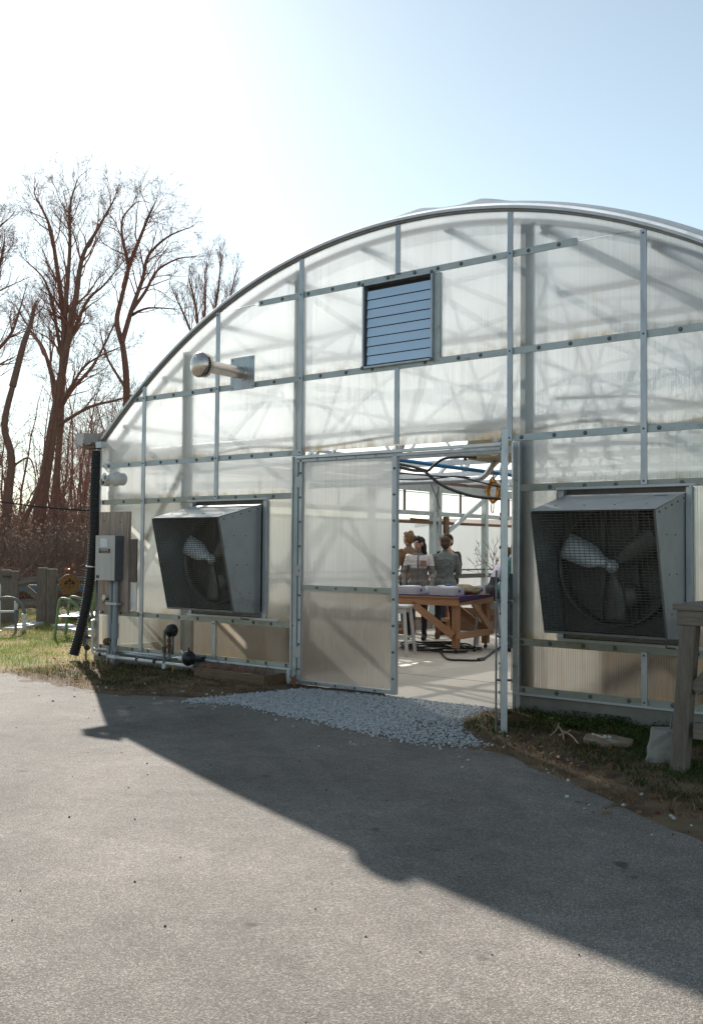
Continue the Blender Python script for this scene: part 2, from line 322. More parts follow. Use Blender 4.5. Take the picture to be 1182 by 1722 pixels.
def np_mesh(name, V, F, mat, colors=None, smooth=False, parent=None):
    """V (n,3), F (m,3 or 4) arrays -> object; colors per vertex"""
    me = bpy.data.meshes.new(name); k = F.shape[1]
    me.vertices.add(len(V)); me.vertices.foreach_set('co', np.ascontiguousarray(V, dtype=np.float32).ravel())
    me.loops.add(F.size); me.loops.foreach_set('vertex_index', np.ascontiguousarray(F, dtype=np.int32).ravel())
    me.polygons.add(len(F)); me.polygons.foreach_set('loop_start', np.arange(0, F.size, k, dtype=np.int32)); me.polygons.foreach_set('loop_total', np.full(len(F), k, dtype=np.int32))
    me.update(calc_edges=True); me.validate()
    if colors is not None:
        ca = me.color_attributes.new('Col', 'FLOAT_COLOR', 'POINT'); c4 = np.ones((len(V), 4), dtype=np.float32); c4[:, :3] = colors; ca.data.foreach_set('color', c4.ravel())
    return link(name, me, mat, parent, smooth)
def vnoise(x, y, s, seed=0):
    """smooth value noise, vectorised"""
    g = np.random.default_rng(seed).random((256, 256)); x = x*s; y = y*s; xi = np.floor(x).astype(int); yi = np.floor(y).astype(int); fx = x-xi; fy = y-yi
    fx = fx*fx*(3-2*fx); fy = fy*fy*(3-2*fy); a = g[xi % 256, yi % 256]; b = g[(xi+1) % 256, yi % 256]; c = g[xi % 256, (yi+1) % 256]; d = g[(xi+1) % 256, (yi+1) % 256]
    return (a*(1-fx)+b*fx)*(1-fy)+(c*(1-fx)+d*fx)*fy
def fnoise(x, y, s, seed=0): return .55*vnoise(x, y, s, seed)+.3*vnoise(x, y, s*2.3, seed+1)+.15*vnoise(x, y, s*5.1, seed+2)

# ---------------------------------------------------------------- ground
EDGE = [(-200, 3), (-30, -.2), (-9, -1.1), (-4.24, -1.49), (-2.975, -1.632), (-2.225, -1.737), (-1.49, -1.39), (-.746, -1.212), (.408, -1.444), (1.394, -1.691), (2.145, -1.79), (2.93, -2.33), (3.557, -2.8), (3.94, -3.01), (6, -3.7), (12, -4.6), (200, -12)]
ex, ey = [e[0] for e in EDGE], [e[1] for e in EDGE]
def edge(x): return np.interp(x, ex, ey)
def terrain(x, y):
    d = (x*-.6179+(y)*.7853)      # distance along the view, measured from the door
    return np.clip((d-45)/90, 0, 1)**1.3*6
def make_ground():
    n = 140; u = np.linspace(-1, 1, n); a = np.sign(u)*np.abs(u)**2.6*700; X, Y = np.meshgrid(a, a, indexing='ij')
    Z = -.06+terrain(X, Y)*(np.hypot(X, Y) < 400)
    idx = np.arange(n*n).reshape(n, n); F = np.stack([idx[:-1, :-1], idx[1:, :-1], idx[1:, 1:], idx[:-1, 1:]], -1).reshape(-1, 4)
    o = np_mesh('ground', np.stack([X, Y, Z], -1).reshape(-1, 3), F, 'far_ground', smooth=True); o['kind'] = 'structure'
    xs = np.concatenate([np.linspace(-200, -12, 20), np.linspace(-11.9, 8, 200), np.linspace(9, 200, 20)])
    mb = MB(); ys = edge(xs)+.05*np.array([random.uniform(-.3, .3) for _ in xs])
    vs = []; fs = []
    for i, (x, y) in enumerate(zip(xs, ys)):
        vs += [(x, -90, 0), (x, -6.5 if abs(x) < 60 else -40, 0), (x, y+.12, 0)]
        if i: k = 3*i; fs += [(k-3, k, k+1, k-2), (k-2, k+1, k+2, k-1)]
    mb.add(vs, fs); o = mb.build('driveway', 'asphalt'); o['kind'] = 'structure'
    # verge: soil, lawn and moss between the driveway and the greenhouse
    st = .05; xs = np.arange(-22, 7.6, st); ys = np.arange(-4.2, 9, st); X, Y = np.meshgrid(xs, ys, indexing='ij')
    D = Y-edge(X)+(fnoise(X, Y, 1.3, 51)-.5)*.35+(fnoise(X, Y, 6, 61)-.5)*.12; nz = fnoise(X, Y, 2.2, 3); nf = fnoise(X, Y, 9, 8)
    Z = np.clip(D*.05-.004+(nz-.5)*.03, -.05, .010+.03*nz)+(nf-.5)*.018
    Z = np.where(Y > -.25, np.minimum(Z, .03), Z)
    pad = gravel_inside(X, Y); Z = np.where(pad, np.minimum(Z, .004), Z)
    inside = (np.abs(X) < 4.43) & (Y > .04)
    keep = (~inside) & (D > -.45)
    green = fnoise(X, Y, 1.7, 21); C = np.zeros(X.shape+(3,))
    soil = np.array([.080, .047, .030]); straw = np.array([.42, .32, .15]); gr = np.array([.17, .19, .045]); dry = np.array([.17, .125, .075]); moss = np.array([.040, .072, .010])
    lawn = np.clip((-4.1-X)/.8, 0, 1)[..., None]; f1 = np.clip((green-.38)/.25, 0, 1)[..., None]; f2 = np.clip((nf-.35)/.3, 0, 1)[..., None]
    base = soil*(1-f2)+dry*f2
    right = np.clip((X-1.3)/.3, 0, 1)[..., None]*np.clip((D-.75)/.5, 0, 1)[..., None]*np.clip((fnoise(X, Y, 2.6, 5)-.30)/.12, 0, 1)[..., None]
    base = base*(1-right)+moss*right
    lw = (straw*.75*(1-f1)+gr*f1); C = base*(1-lawn)+lw*lawn
    gm = (pad*1.0)[..., None]; C = C*(1-gm)+np.array([.13, .12, .11])*gm; rim = np.clip(1-D/.35, 0, 1)[..., None]; C = C*(1-rim*.35)+dry*1.1*rim*.35
    idx = np.arange(X.size).reshape(X.shape); F = np.stack([idx[:-1, :-1], idx[1:, :-1], idx[1:, 1:], idx[:-1, 1:]], -1).reshape(-1, 4)
    kf = keep.ravel()[F].all(1); F = F[kf]; used = np.unique(F); re = np.full(X.size, -1); re[used] = np.arange(len(used))
    o = np_mesh('grass_verge', np.stack([X, Y, Z], -1).reshape(-1, 3)[used], re[F], 'soil', C.reshape(-1, 3)[used], True); o['kind'] = 'structure'
GRAV = [(-1.33, -1.46), (-1.25, -.95), (-1.06, -.12), (-.1, .0), (1.12, .02), (1.17, -.7), (1.45, -1.1), (1.9, -1.55), (1.39, -1.76), (.4, -1.53), (-.75, -1.30)]
def gravel_inside(X, Y):
    ins = np.zeros(np.shape(X), bool); k = len(GRAV)
    for i in range(k):
        (x0, y0), (x1, y1) = GRAV[i], GRAV[(i+1) % k]
        c = ((y0 > Y) != (y1 > Y)) & (X < (x1-x0)*(Y-y0)/(y1-y0+1e-9)+x0); ins ^= c
    return ins
def ico():
    bm = bmesh.new(); bmesh.ops.create_icosphere(bm, subdivisions=1, radius=1); V = np.array([v.co[:] for v in bm.verts]); F = np.array([[v.index for v in f.verts] for f in bm.faces]); bm.free(); return V, F
def scatter_stones(name, P, size, mat, kind='stuff'):
    V0, F0 = ico(); n = len(P); k = len(V0)
    sc_ = size[:, None, None]*(1+.35*(rng.random((n, 1, 3))-.3)); V = V0[None]*sc_*(1+.35*(rng.random((n, k, 1))-.5)); V[..., 2] *= .75
    a = rng.random(n)*6.28; c, s = np.cos(a)[:, None], np.sin(a)[:, None]; x, y = V[..., 0]*c-V[..., 1]*s, V[..., 0]*s+V[..., 1]*c
    V = np.stack([x, y, V[..., 2]], -1)+P[:, None, :]
    o = np_mesh(name, V.reshape(-1, 3), (F0[None]+(np.arange(n)*k)[:, None, None]).reshape(-1, 3), mat); o['kind'] = kind; return o
def make_gravel():
    n = 34000; P = np.stack([rng.uniform(-1.6, 2.1, n), rng.uniform(-1.9, .05, n), np.zeros(n)], 1)
    soft = gravel_inside(P[:, 0]+rng.normal(0, .05, n), P[:, 1]+rng.normal(0, .05, n)); dens = fnoise(P[:, 0], P[:, 1], 1.6, 33)
    thin = ((P[:, 0] > .9) & (P[:, 1] < -.9) & (rng.random(n) > .55)); P = P[soft & ~thin]
    P[:, 2] = .001+rng.random(len(P))*.012
    o = scatter_stones('gravel', P, rng.uniform(.005, .0115, len(P))*np.where(rng.random(len(P)) < .06, 1.5, 1), 'white_stone'); tag(o, 'pale crushed stone spread in front of the greenhouse doors', 'gravel')
    n = 95; x = np.where(rng.random(n) < .8, rng.uniform(-2.6, 2.0, n), rng.uniform(1.6, 4.2, n)); y = edge(x)+rng.normal(.0, .28, n)+.05; ok = y < -.1; P = np.stack([x, y, np.full(n, .012)], 1)[ok]; P[:, 2] = np.where(P[:, 1] > edge(P[:, 0]), .035, .006)
    o = scatter_stones('stray_gravel', P, rng.uniform(.006, .013, len(P)), 'white_stone'); tag(o, 'loose white stones scattered along the edge of the driveway', 'gravel')
    n = 240; P = np.stack([rng.uniform(-4, 7, n), rng.uniform(-7.5, -2.2, n), np.full(n, .003)], 1)
    o = scatter_stones('grit', P, rng.uniform(.002, .006, n), 'dark_gap'); tag(o, 'dark specks of grit lying on the driveway', 'grit')
def blades(P, h, wd, colr, lean=.5):
    n = len(P); a = rng.random(n)*6.28; d = np.stack([np.cos(a), np.sin(a), np.zeros(n)], 1); b = rng.random(n)*6.28; l_ = np.stack([np.cos(b), np.sin(b), np.zeros(n)], 1)*(lean*rng.random(n))[:, None]*h[:, None]
    up = np.array([0, 0, 1])[None]*h[:, None]
    V = np.stack([P-d*wd[:, None], P+d*wd[:, None], P+up*.6+l_*.4+d*wd[:, None]*.7, P+up*.6+l_*.4-d*wd[:, None]*.7, P+up*.95+l_*1.2], 1)
    i = np.arange(n)[:, None]*5; F = np.concatenate([i+np.array([[0, 1, 2]]), i+np.array([[0, 2, 3]]), i+np.array([[3, 2, 4]])]); return V.reshape(-1, 3), F, np.repeat(colr, 5, 0)
def make_grass():
    n = 60000; x = rng.uniform(-13, -3.9, n); y = rng.uniform(-1.75, 4.6, n)
    D = y-edge(x); g = fnoise(x, y, 1.7, 21); ok = (D > .12+.25*rng.random(n)) & ~((x > -4.5) & (y > -.1)) & (rng.random(n) < .25+1.1*g) & ((x < -4.4) | (rng.random(n) < .8)); x, y, g = x[ok], y[ok], g[ok]; n = len(x)
    t = np.clip((g-.40)/.2+rng.normal(0, .35, n), 0, 1)[:, None]; C = np.array([.50, .40, .19])*(1-t)+np.array([.22, .27, .06])*t; C *= rng.uniform(.7, 1.25, (n, 1))
    V, F, Cv = blades(np.stack([x, y, np.full(n, .02)], 1), rng.uniform(.03, .085, n), rng.uniform(.0018, .004, n), C, .9)
    o = np_mesh('lawn_grass', V, F, 'grass', Cv); tag(o, 'short yellowing lawn grass left of the greenhouse corner', 'grass', kind='stuff')
    n = 42000; x = rng.uniform(-4.3, 5.5, n); y = rng.uniform(-2.6, -.04, n); D = y-edge(x)
    patch = (x < -2.2) & (D > .25) & (fnoise(x, y, 2.5, 41) > .4); moss = (x > 1.25) & (D > .5) & (fnoise(x, y, 2.6, 5) > .33); strawm = (D > .02) & (rng.random(n) < .38)
    ok = (patch | moss | strawm) & ~gravel_inside(x, y); x, y, patch, moss = x[ok], y[ok], patch[ok], moss[ok]; n = len(x)
    t = ((patch | moss) & (rng.random(n) < .75))[:, None]; C = np.where(t, np.array([.055, .085, .018]), np.array([.26, .175, .09]))*rng.uniform(.6, 1.3, (n, 1))
    V, F, Cv = blades(np.stack([x, y, np.full(n, .025)], 1), rng.uniform(.015, .05, n), rng.uniform(.002, .005, n), C, 1.6)
    o = np_mesh('weeds', V, F, 'grass', Cv); tag(o, 'low moss, weeds and straw along the foot of the greenhouse wall', 'weeds', kind='stuff')
    n = 2600; cx = rng.uniform(1.45, 2.9, 26); cy = -rng.random(26)**1.5*.55-.06; w_ = rng.integers(0, 26, n); x = cx[w_]+rng.normal(0, .055, n); y = cy[w_]+rng.normal(0, .045, n); ok = y < -.045; x, y = x[ok], y[ok]; n = len(x); P = np.stack([x, y, .03+rng.random(n)*.055], 1); u = rng.normal(0, 1, (n, 3)); u[:, 2] *= .4; u /= np.linalg.norm(u, axis=1, keepdims=True); v = np.cross(u, np.array([0, 0, 1.0])+rng.normal(0, .3, (n, 3))); v /= np.linalg.norm(v, axis=1, keepdims=True); sz = rng.uniform(.006, .015, n)[:, None]
    V = np.stack([P-u*sz, P+v*sz*.6, P+u*sz, P-v*sz*.6], 1); C = np.array([.055, .11, .018])*rng.uniform(.5, 1.5, (n, 1))
    o = np_mesh('leafy_weeds', V.reshape(-1, 3), np.arange(n*4).reshape(n, 4), 'grass', np.repeat(C, 4, 0)); tag(o, 'small leafy green weeds at the foot of the wall right of the door', 'weeds', kind='stuff')
    n = 9000; x = rng.uniform(-14, 5, n); y = rng.uniform(-3, 5, n); D = y-edge(x); near = (x > -5.4) & (x < -1.4) & (y > -.9) & (y < -.02); ok = (D > -.03) & ~((np.abs(x) < 4.5) & (y > -.03)) & ~gravel_inside(x, y) & (near | (x > 1.5) | (rng.random(n) < .4)); x, y = x[ok], y[ok]; n = len(x)
    a = rng.random(n)*6.28; s = rng.uniform(.008, .026, n); c1, s1 = np.cos(a)*s, np.sin(a)*s; z = .04+rng.random((n, 4))*.022
    V = np.stack([np.stack([x-c1, y-s1, z[:, 0]], 1), np.stack([x+s1*.5, y-c1*.5, z[:, 1]], 1), np.stack([x+c1, y+s1, z[:, 2]], 1), np.stack([x-s1*.5, y+c1*.5, z[:, 3]], 1)], 1)
    pal = np.array([[.20, .085, .035], [.28, .16, .07], [.10, .045, .03], [.34, .25, .15], [.17, .04, .025]]); C = pal[rng.integers(0, 5, n)]*rng.uniform(.6, 1.2, (n, 1))
    o = np_mesh('leaf_litter', V.reshape(-1, 3), np.arange(n*4).reshape(n, 4), 'litter', np.repeat(C, 4, 0)); tag(o, 'dry brown leaves littering the soil and lawn', 'leaf litter', kind='stuff')
make_ground(); make_gravel(); make_grass()

# ---------------------------------------------------------------- greenhouse
def arch(x): x = abs(x); return 4.5645-.0793077*x**2-.00115755*x**4+2.16267e-5*x**6
HW, LEN = 4.5, 14.4
POSTS = [-3.658, -2.438, -1.219, 0, 1.219, 2.438, 3.658]
R6, R5, R4, R3, R2, R1 = .182, .615, 1.947, 2.389, 3.156, 4.022
GH = thing('greenhouse', (0, 0, 0), 'large arched greenhouse clad in cloudy ribbed polycarbonate sheets', 'greenhouse')
def xr_at(z):      # half width of the arch at height z
    lo, hi = 0, HW
    for _ in range(40):
        m = (lo+hi)/2
        if arch(m) > z: lo = m
        else: hi = m
    return lo
def sheet(x0, x1, z0, z1, y=0, mat='polycarbonate', parent=None, name='panel', inset=.004, t=.009):
    x0 += inset; x1 -= inset; z0 += inset; z1 -= inset
    lim = xr_at(z0+.03); x0 = max(x0, -lim); x1 = min(x1, lim)
    if x1-x0 < .02: return
    n = 12; top = []
    for i in range(n+1):
        x = x0+(x1-x0)*i/n; top.append((x, min(z1, arch(x)-.03)))
    poly = [(x0, y, z0), (x1, y, z0)]+[(x, y, z) for x, z in reversed(top)]
    out = []
    for p in poly:
        if not out or (Vector(p)-Vector(out[-1])).length > 1e-4: out.append(p)
    mb = MB(); mb.prism(out, (0, t, 0)); o = mb.build(name, mat, parent or GH); return one_skin(o, (0, 1, 0))
def bolt(mb, x, z, y, r=.013):
    mb.lathe([(r*1.5, 0), (r*1.5, .003), (r, .0035), (r, .009), (r*.6, .012)], (x, y, z), (0, -1, 0), 8)
def make_greenhouse():
    # foundation
    for a, b in (((-HW-.02, -.03, -.2), (-1.30, .12, R6-.022)), ((1.30, -.03, -.2), (HW+.02, .12, R6-.022)), ((-HW-.02, .121, -.2), (-HW+.13, LEN, .14)), ((HW-.13, .121, -.2), (HW+.02, LEN, .14)), ((-HW+.131, LEN-.12, -.2), (HW-.131, LEN, .14))):
        MB().box(a, b).build('foundation', 'concrete', GH, bevel=.008)
    # panels by bay
    xs = [-HW+.02]+POSTS+[HW-.02]
    for i in range(len(xs)-1):
        a, b = xs[i], xs[i+1]; door = abs((a+b)/2) < 1.2; fan = i in (1, 2, 5, 6)
        rows = [(R6, R5), (R5, R4), (R4, R3), (R3, R2), (R2, R1), (R1, 5)]
        for j, (z0, z1) in enumerate(rows):
            if door and z1 <= R3+.01: continue
            if fan and j == 1:
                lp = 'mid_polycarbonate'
                if i == 1: sheet(a, -2.83, z0, z1, mat=lp)
                if i == 2: sheet(-1.70, b, z0, z1, mat=lp)
                if i == 5: sheet(a, 1.71, z0, z1, mat=lp)
                if i == 6: sheet(2.80, b, z0, z1, mat=lp)
                continue
            if j == 4 and i == 3: sheet(a, -.415, z0, z1); continue
            if j == 4 and i == 4: sheet(.415, b, z0, z1); continue
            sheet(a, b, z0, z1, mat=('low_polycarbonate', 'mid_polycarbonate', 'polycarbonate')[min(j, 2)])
    # vertical cap strips
    def post(x, z0, z1, w=.052, mat='galvanized', name='post'):
        p = MB().box((x-w/2, -.034, z0), (x+w/2, -.014, z1)).build(name, mat, GH, bevel=.004)
        s = MB()
        for z in (R6, R5, R4, R3, R2, R1):
            if z0-.02 < z < z1+.02: bolt(s, x, min(max(z, z0+.03), z1-.03), -.034, .006)
        if s.v: s.build('screw', 'bolt_metal', p)
    for x in POSTS:
        top = arch(x)-.05
        if x == 0: post(x, R1+.02, top); post(x, R3+.02, R2-.02)
        elif abs(x) < 1.3: post(x, R3-.03, top)
        elif abs(x) < 2.5: post(x, R4-.01, top); post(x, R6-.01, R5-.01)
        else: post(x, R6-.02, top)
    for s in (-1, 1): post(s*(HW-.03), R6-.1, arch(HW-.03)-.1, .06)
    # rails with bolts
    def rail(x0, x1, z, mat='rail_metal', h=.062, y=-.012, step=.31):
        r = MB().box((x0, y, z-h/2), (x1, -.001, z+h/2)).build('rail', mat, GH, bevel=.003)
        b = MB(); x = x0+.06
        while x < x1-.03:
            if min(abs(x-p) for p in POSTS) > .06: bolt(b, x+random.uniform(-.03, .03), z, y)
            x += step*random.uniform(.85, 1.15)
        if b.v: b.build('bolt', 'bolt_metal', r)
    rail(-1.84, 1.85, R1); rail(-xr_at(R2)+.05, xr_at(R2)-.05, R2)
    rail(-HW+.13, -1.25, R3); rail(1.25, HW-.13, R3)
    rail(-HW+.06, -2.86, R4, 'low_rail_metal'); rail(-2.86, -1.27, R4+.002, 'low_rail_metal', y=-.010); rail(1.27, HW-.06, R4, 'low_rail_metal')
    rail(-HW+.06, -1.27, R5, 'low_rail_metal'); rail(1.27, HW-.06, R5, 'low_rail_metal'); rail(-HW+.06, -1.27, R6+.02, 'low_rail_metal', .045); rail(1.27, HW-.06, R6+.02, 'low_rail_metal', .06)
    MB().box((-HW, -.055, R6-.022), (-1.30, -.006, R6-.003)).build('sill', 'white_paint', GH, bevel=.003)
    MB().box((1.28, -.055, R6-.022), (HW, -.006, R6-.003)).build('sill', 'white_paint', GH, bevel=.003)
    for x in (-1.33, 1.315): MB().box((x-.015, -.05, .0), (x+.015, -.008, R6-.024)).build('sill_leg', 'white_paint', GH)
    # arch edge, in overlapping lengths
    def arc(x0, x1, off0, off1, y0, y1, name, mat):
        n = max(6, int(abs(x1-x0)*8)); P = []
        for k in range(n+1):
            x = x0+(x1-x0)*k/n; dz = (arch(x+.01)-arch(x-.01))/.02; nn = Vector((-dz, 0, 1)).normalized()
            if x < 0 and abs(x) < .011: nn = Vector((0, 0, 1))
            P.append((Vector((x, 0, arch(x))), nn))
        mb = MB(); vs = []
        for p, nn in P:
            for off, y in ((off0, y0), (off1, y0), (off1, y1), (off0, y1)): vs.append(p+nn*off+Vector((0, y, 0)))
        fs = [(4*k+a, 4*k+(a+1) % 4, 4*k+4+(a+1) % 4, 4*k+4+a) for k in range(n) for a in range(4)]+[(0, 1, 2, 3), (4*n+3, 4*n+2, 4*n+1, 4*n)]
        mb.add(vs, fs); return mb.build(name, mat, GH)
    for a, b, dy in ((-HW, -2.36, 0), (-2.42, .02, .004), (-.03, 2.28, 0), (2.2, HW, .004)):
        arc(a, b, -.018, .007, -.045-dy, .02, 'edge_trim', 'edge_metal'); arc(a, b, -.036, -.023, -.028-dy, .02, 'edge_channel', 'gutter_metal')
    # roof film with loose, wind-lifted folds along the front edge
    nx, ny = 160, 36; V = []
    for j in range(ny+1):
        y = -.015+(LEN+.015)*(j/ny)**1.8
        for i in range(nx+1):
            x = -HW-.03+(2*HW+.06)*i/nx; e = math.exp(-max(0, y-.25)**2/.35)
            bl = .02+.05*math.sin(math.pi*((y % 3.6)/3.6))+e*(.058+max(0, .20*(float(fnoise(np.array([x+9]), np.array([y*.5]), 1.2, 77)[0])-.40)))*min(1, max(0, y+.015)/.14)*max(.25, min(1, (4.6-abs(x))/1.2))*max(.12, min(1, (x+2.3)/1.3))
            bl *= max(0.12, 1-(abs(x)/HW)**8); dz = (arch(x+.01)-arch(x-.01))/.02; nn = Vector((-dz, 0, 1)).normalized(); p = Vector((x, y, arch(x)))+nn*(.014+bl); V.append(p)
    F = [(j*(nx+1)+i, j*(nx+1)+i+1, (j+1)*(nx+1)+i+1, (j+1)*(nx+1)+i) for j in range(ny) for i in range(nx)]
    MB().add(V, F).build('roof_film', 'roof_film', GH, True)
    # structural frames: arch, chord, web and columns
    for k, y in enumerate((.16, 1.85, 3.6, 5.4, 7.2, 9.0, 10.8, LEN-.16)):
        fr = arc(-HW+.05, HW-.05, -.11, -.065, y-.03, y+.03, 'rafter', 'galvanized')
        for s in (-1, 1): MB().box((s*(HW-.1)-.045, y-.045, 0), (s*(HW-.1)+.045, y+.045, arch(HW-.1)-.12)).build('column', 'rail_metal', GH)
        if 0 < k < 7:
            zc = 2.57 if k > 1 else 2.50
            MB().bar((-HW+.15, y, zc), (HW-.15, y, zc), .05, .07).build('truss_chord', 'galvanized', GH)
            xx = -3.9; sgn = 1
            while xx < 3.4:
                x2 = xx+.65; MB().bar((xx, y, zc+.03 if sgn > 0 else arch(xx)-.11), (x2, y, arch(x2)-.11 if sgn > 0 else zc+.03), .035, .035).build('truss_web', 'galvanized', GH); xx = x2; sgn = -sgn
    for x in (-1.33, 1.33, -3.03, 3.03): MB().box((x-.045, .05, 0), (x+.045, .14, arch(x)-.11)).build('column', 'rail_metal', GH)
    for x in (-4.1, -3.4, -2.5, -1.5, -.5, .5, 1.5, 2.5, 3.4, 4.1):
        MB().bar((x, .05, arch(x)-.145), (x, LEN-.05, arch(x)-.145), .05, .045).build('purlin', 'galvanized', GH)
    # cross tubes close behind the front wall that show through the sheets
    for z, x0, x1 in ((2.62, -4.2, 4.2), (3.45, -3.2, 3.2), (3.75, 1.4, 2.9)): MB().tube([(x0, .55, z), (x1, .75, z+.04)], .03, 8).build('cross_tube', 'galvanized', GH)
    for a, b in (((-3.0, .2, 3.55), (-.6, 1.6, 4.05)), ((1.4, .2, 4.25), (3.4, 1.8, 3.2)), ((-4.2, .2, 1.0), (-3.05, .2, 2.5))): MB().bar(a, b, .05, .05).build('brace', 'galvanized', GH)
    for pts in ([(1.35, .2, 2.48), (1.9, .25, 2.52), (2.5, .22, 2.44), (3.2, .3, 2.50), (4.2, .3, 2.42)], [(-4.2, .2, 2.47), (-3.2, .2, 2.43), (-2.2, .25, 2.52), (-1.2, .2, 2.46), (0, .2, 2.52), (1.2, .25, 2.5)], [(1.5, .3, 2.75), (2.2, .4, 2.72), (3.0, .3, 2.58), (4.2, .3, 2.6)]):
        MB().tube(smooth_path(pts, 6), .014, 6).build('wiring', 'cable_black', GH, True)
    # side walls
    for s in (-1, 1):
        X = s*(HW-.02)
        one_skin(MB().box((X-.002, .06, .14), (X+.002, LEN, 1.9)).build('side_film', 'side_film', GH), (1, 0, 0))
        y = .1
        while y < LEN-.3:
            y2 = min(y+.9, LEN-.05); one_skin(MB().box((X-.003, y+.01, 2.09), (X+.003, y2-.01, arch(HW)-.24)).build('side_panel', 'old_sheet', GH), (1, 0, 0)); MB().box((X-s*.03-.015, y2-.02, 2.05), (X-s*.03+.015, y2+.02, arch(HW)-.2)).build('side_stud', 'grey_timber', GH); y = y2
        for z, h, m in ((2.045, .075, 'rail_metal'), (arch(HW)-.16, .15, 'rail_metal'), (1.885, .05, 'old_plank'), (.925, .08, 'grille_wire'), (1.04, .025, 'grille_wire'), (.17, .06, 'galvanized')):
            MB().box((X-s*.09-.02, .1, z-h/2), (X-s*.09+.02, LEN-.05, z+h/2)).build('side_rail', m, GH)
    for y in (1.8, 5.4, 7.38, 9.0, 12.6): MB().box((-HW+.05, y-.05, 0), (-HW+.15, y+.05, arch(HW)-.1)).build('column', 'rail_metal', GH)
    MB().box((-HW+.16, 7.44, 1.6), (-HW+.22, 7.56, 2.0)).build('wood_block', 'old_plank', GH)
    MB().bar((-HW+.17, 7.36, 1.62), (-HW+.17, 9.0, 2.42), .05, .07).build('brace', 'rail_metal', GH)
    # far end wall
    bk = []
    for i in range(33):
        x = -HW+.1+(2*HW-.2)*i/32; bk.append((x, LEN-.02, arch(x)-.03))
    one_skin(MB().prism([(-HW+.1, LEN-.02, .14), (HW-.1, LEN-.02, .14)]+bk[::-1], (0, .006, 0)).build('end_film', 'side_film', GH), (0, 1, 0))
    for x in (-3, -1.5, 0, 1.5, 3): MB().box((x-.04, LEN-.11, 0), (x+.04, LEN-.03, arch(x)-.1)).build('column', 'rail_metal', GH)
    # fan frames
    for x0, x1 in ((-2.83, -1.70), (1.71, 2.80)):
        for x in (x0, x1): MB().box((x-.025, -.028, R5+.035), (x+.025, .03, R4-.035)).build('fan_frame', 'galvanized', GH, bevel=.003)
        MB().box((x0-.03, -.06, R4-.031), (x1+.06, -.0135, R4-.012)).build('drip_ledge', 'white_paint', GH); MB().box((x0-.02, -.05, R5+.032), (x1+.22, -.013, R5+.055)).build('drip_ledge', 'white_paint', GH)
        MB().box((x0+.03, -.006, R5+.06), (x1-.03, .004, R5+.12)).build('filler_strip', 'old_sheet', GH)
    # door surround
    MB().box((-1.255, -.055, R3-.066), (1.16, -.012, R3-.036)).build('door_header', 'aluminium', GH, bevel=.003)
    MB().box((-1.255, -.03, R3-.10), (1.16, .04, R3-.07)).build('door_header', 'galvanized', GH, bevel=.003)
    for x in (-1.277, 1.277): 
        MB().box((x-.028, -.022, -.02), (x+.028, .05, R3-.04)).build('door_jamb', 'rail_metal', GH, bevel=.003)
        MB().box((x-(.044 if x < 0 else -.030), -.035, -.02), (x-(.030 if x < 0 else -.044), .0, R3-.04)).build('jamb_strip', 'aluminium', GH)
    # door leaves: hinge point, direction of the leaf, outward normal
    def leaf(hinge, d, zt, zb, wd, name_side):
        d = Vector(d).normalized(); nrm = Vector((0, 0, 1)).cross(d); h = Vector(hinge)
        def P(a, z, o=0): return h+d*a+nrm*o+Vector((0, 0, z))
        zm = zb+.98; root = MB().bar(P(.02, (zt+zm)/2), P(wd-.02, (zt+zm)/2), .010, zt-zm-.04).build('door_leaf', 'door_polycarbonate', GH); one_skin(root, nrm)
        one_skin(MB().bar(P(.02, (zm+zb)/2), P(wd-.02, (zm+zb)/2), .010, zm-zb-.02).build('lower_sheet', 'low_door_polycarbonate', root), nrm)
        for a in (.018, wd-.026): MB().bar(P(a, zb), P(a, zt), .052 if a > .1 else .036, .05, d.cross(Vector((0, 0, 1)))).build('door_stile', 'galvanized', root, bevel=.003)
        for z, hh, mm in ((zb+.02, .04, 'galvanized'), (zt-.02, .04, 'galvanized'), (zb+.98, .05, 'low_rail_metal')): MB().bar(P(.037, z), P(wd-.053, z), .030, hh).build('door_rail', mm, root, bevel=.002)
        b = MB(); out = -1
        for k in range(9):
            for a in (.018, wd-.026): b.lathe([(.012, 0), (.012, .008), (.006, .011)], P(a, zb+.15+k*(zt-zb-.3)/8, out*.026), nrm*out, 8)
        for k in range(1, 5):
            for z in (zb+.02, zt-.02, zb+.98): b.lathe([(.012, 0), (.012, .008), (.006, .011)], P(k*wd/5, z, out*.016), nrm*out, 8)
        b.build('bolt', 'bolt_metal', root)
        for z in (zb+.32, zb+1.15, zt-.24): MB().bar(P(-.05, z, out*.031), P(.05, z, out*.031), .006, .11).build('hinge', 'washer_metal', root)
        return root, P
    leaf((-1.222, -.005, 0), (1, 0, 0), 2.325, .03, 1.225, 0)
    root, P = leaf((1.172, -.05, 0), (.5025, -.8646, 0), 2.33, .02, 1.19, 1)
    MB().tube([P(1.16, .02, -.06), P(1.16, 1.25, -.06)], .008, 8).build('latch_rod', 'steel_pipe', root)
    for z in (.42, .75, 1.02): MB().tube([P(1.16, z, -.06), P(1.16, z, .06), P(1.24, z, .06)], .009, 8).build('latch_handle', 'steel_pipe', root)
    MB().box((1.205, -.012, .55), (1.245, -.002, 1.2)).build('door_stop', 'steel_pipe', GH)
def smooth_path(pts, k=6):
    P = [Vector(p) for p in pts]; out = []
    for i in range(len(P)-1):
        p0, p1, p2, p3 = P[max(i-1, 0)], P[i], P[i+1], P[min(i+2, len(P)-1)]
        for j in range(k):
            t = j/k; out.append(.5*((2*p1)+(p2-p0)*t+(2*p0-5*p1+4*p2-p3)*t*t+(3*p1-p0-3*p2+p3)*t**3))
    return out+[P[-1]]
make_greenhouse()
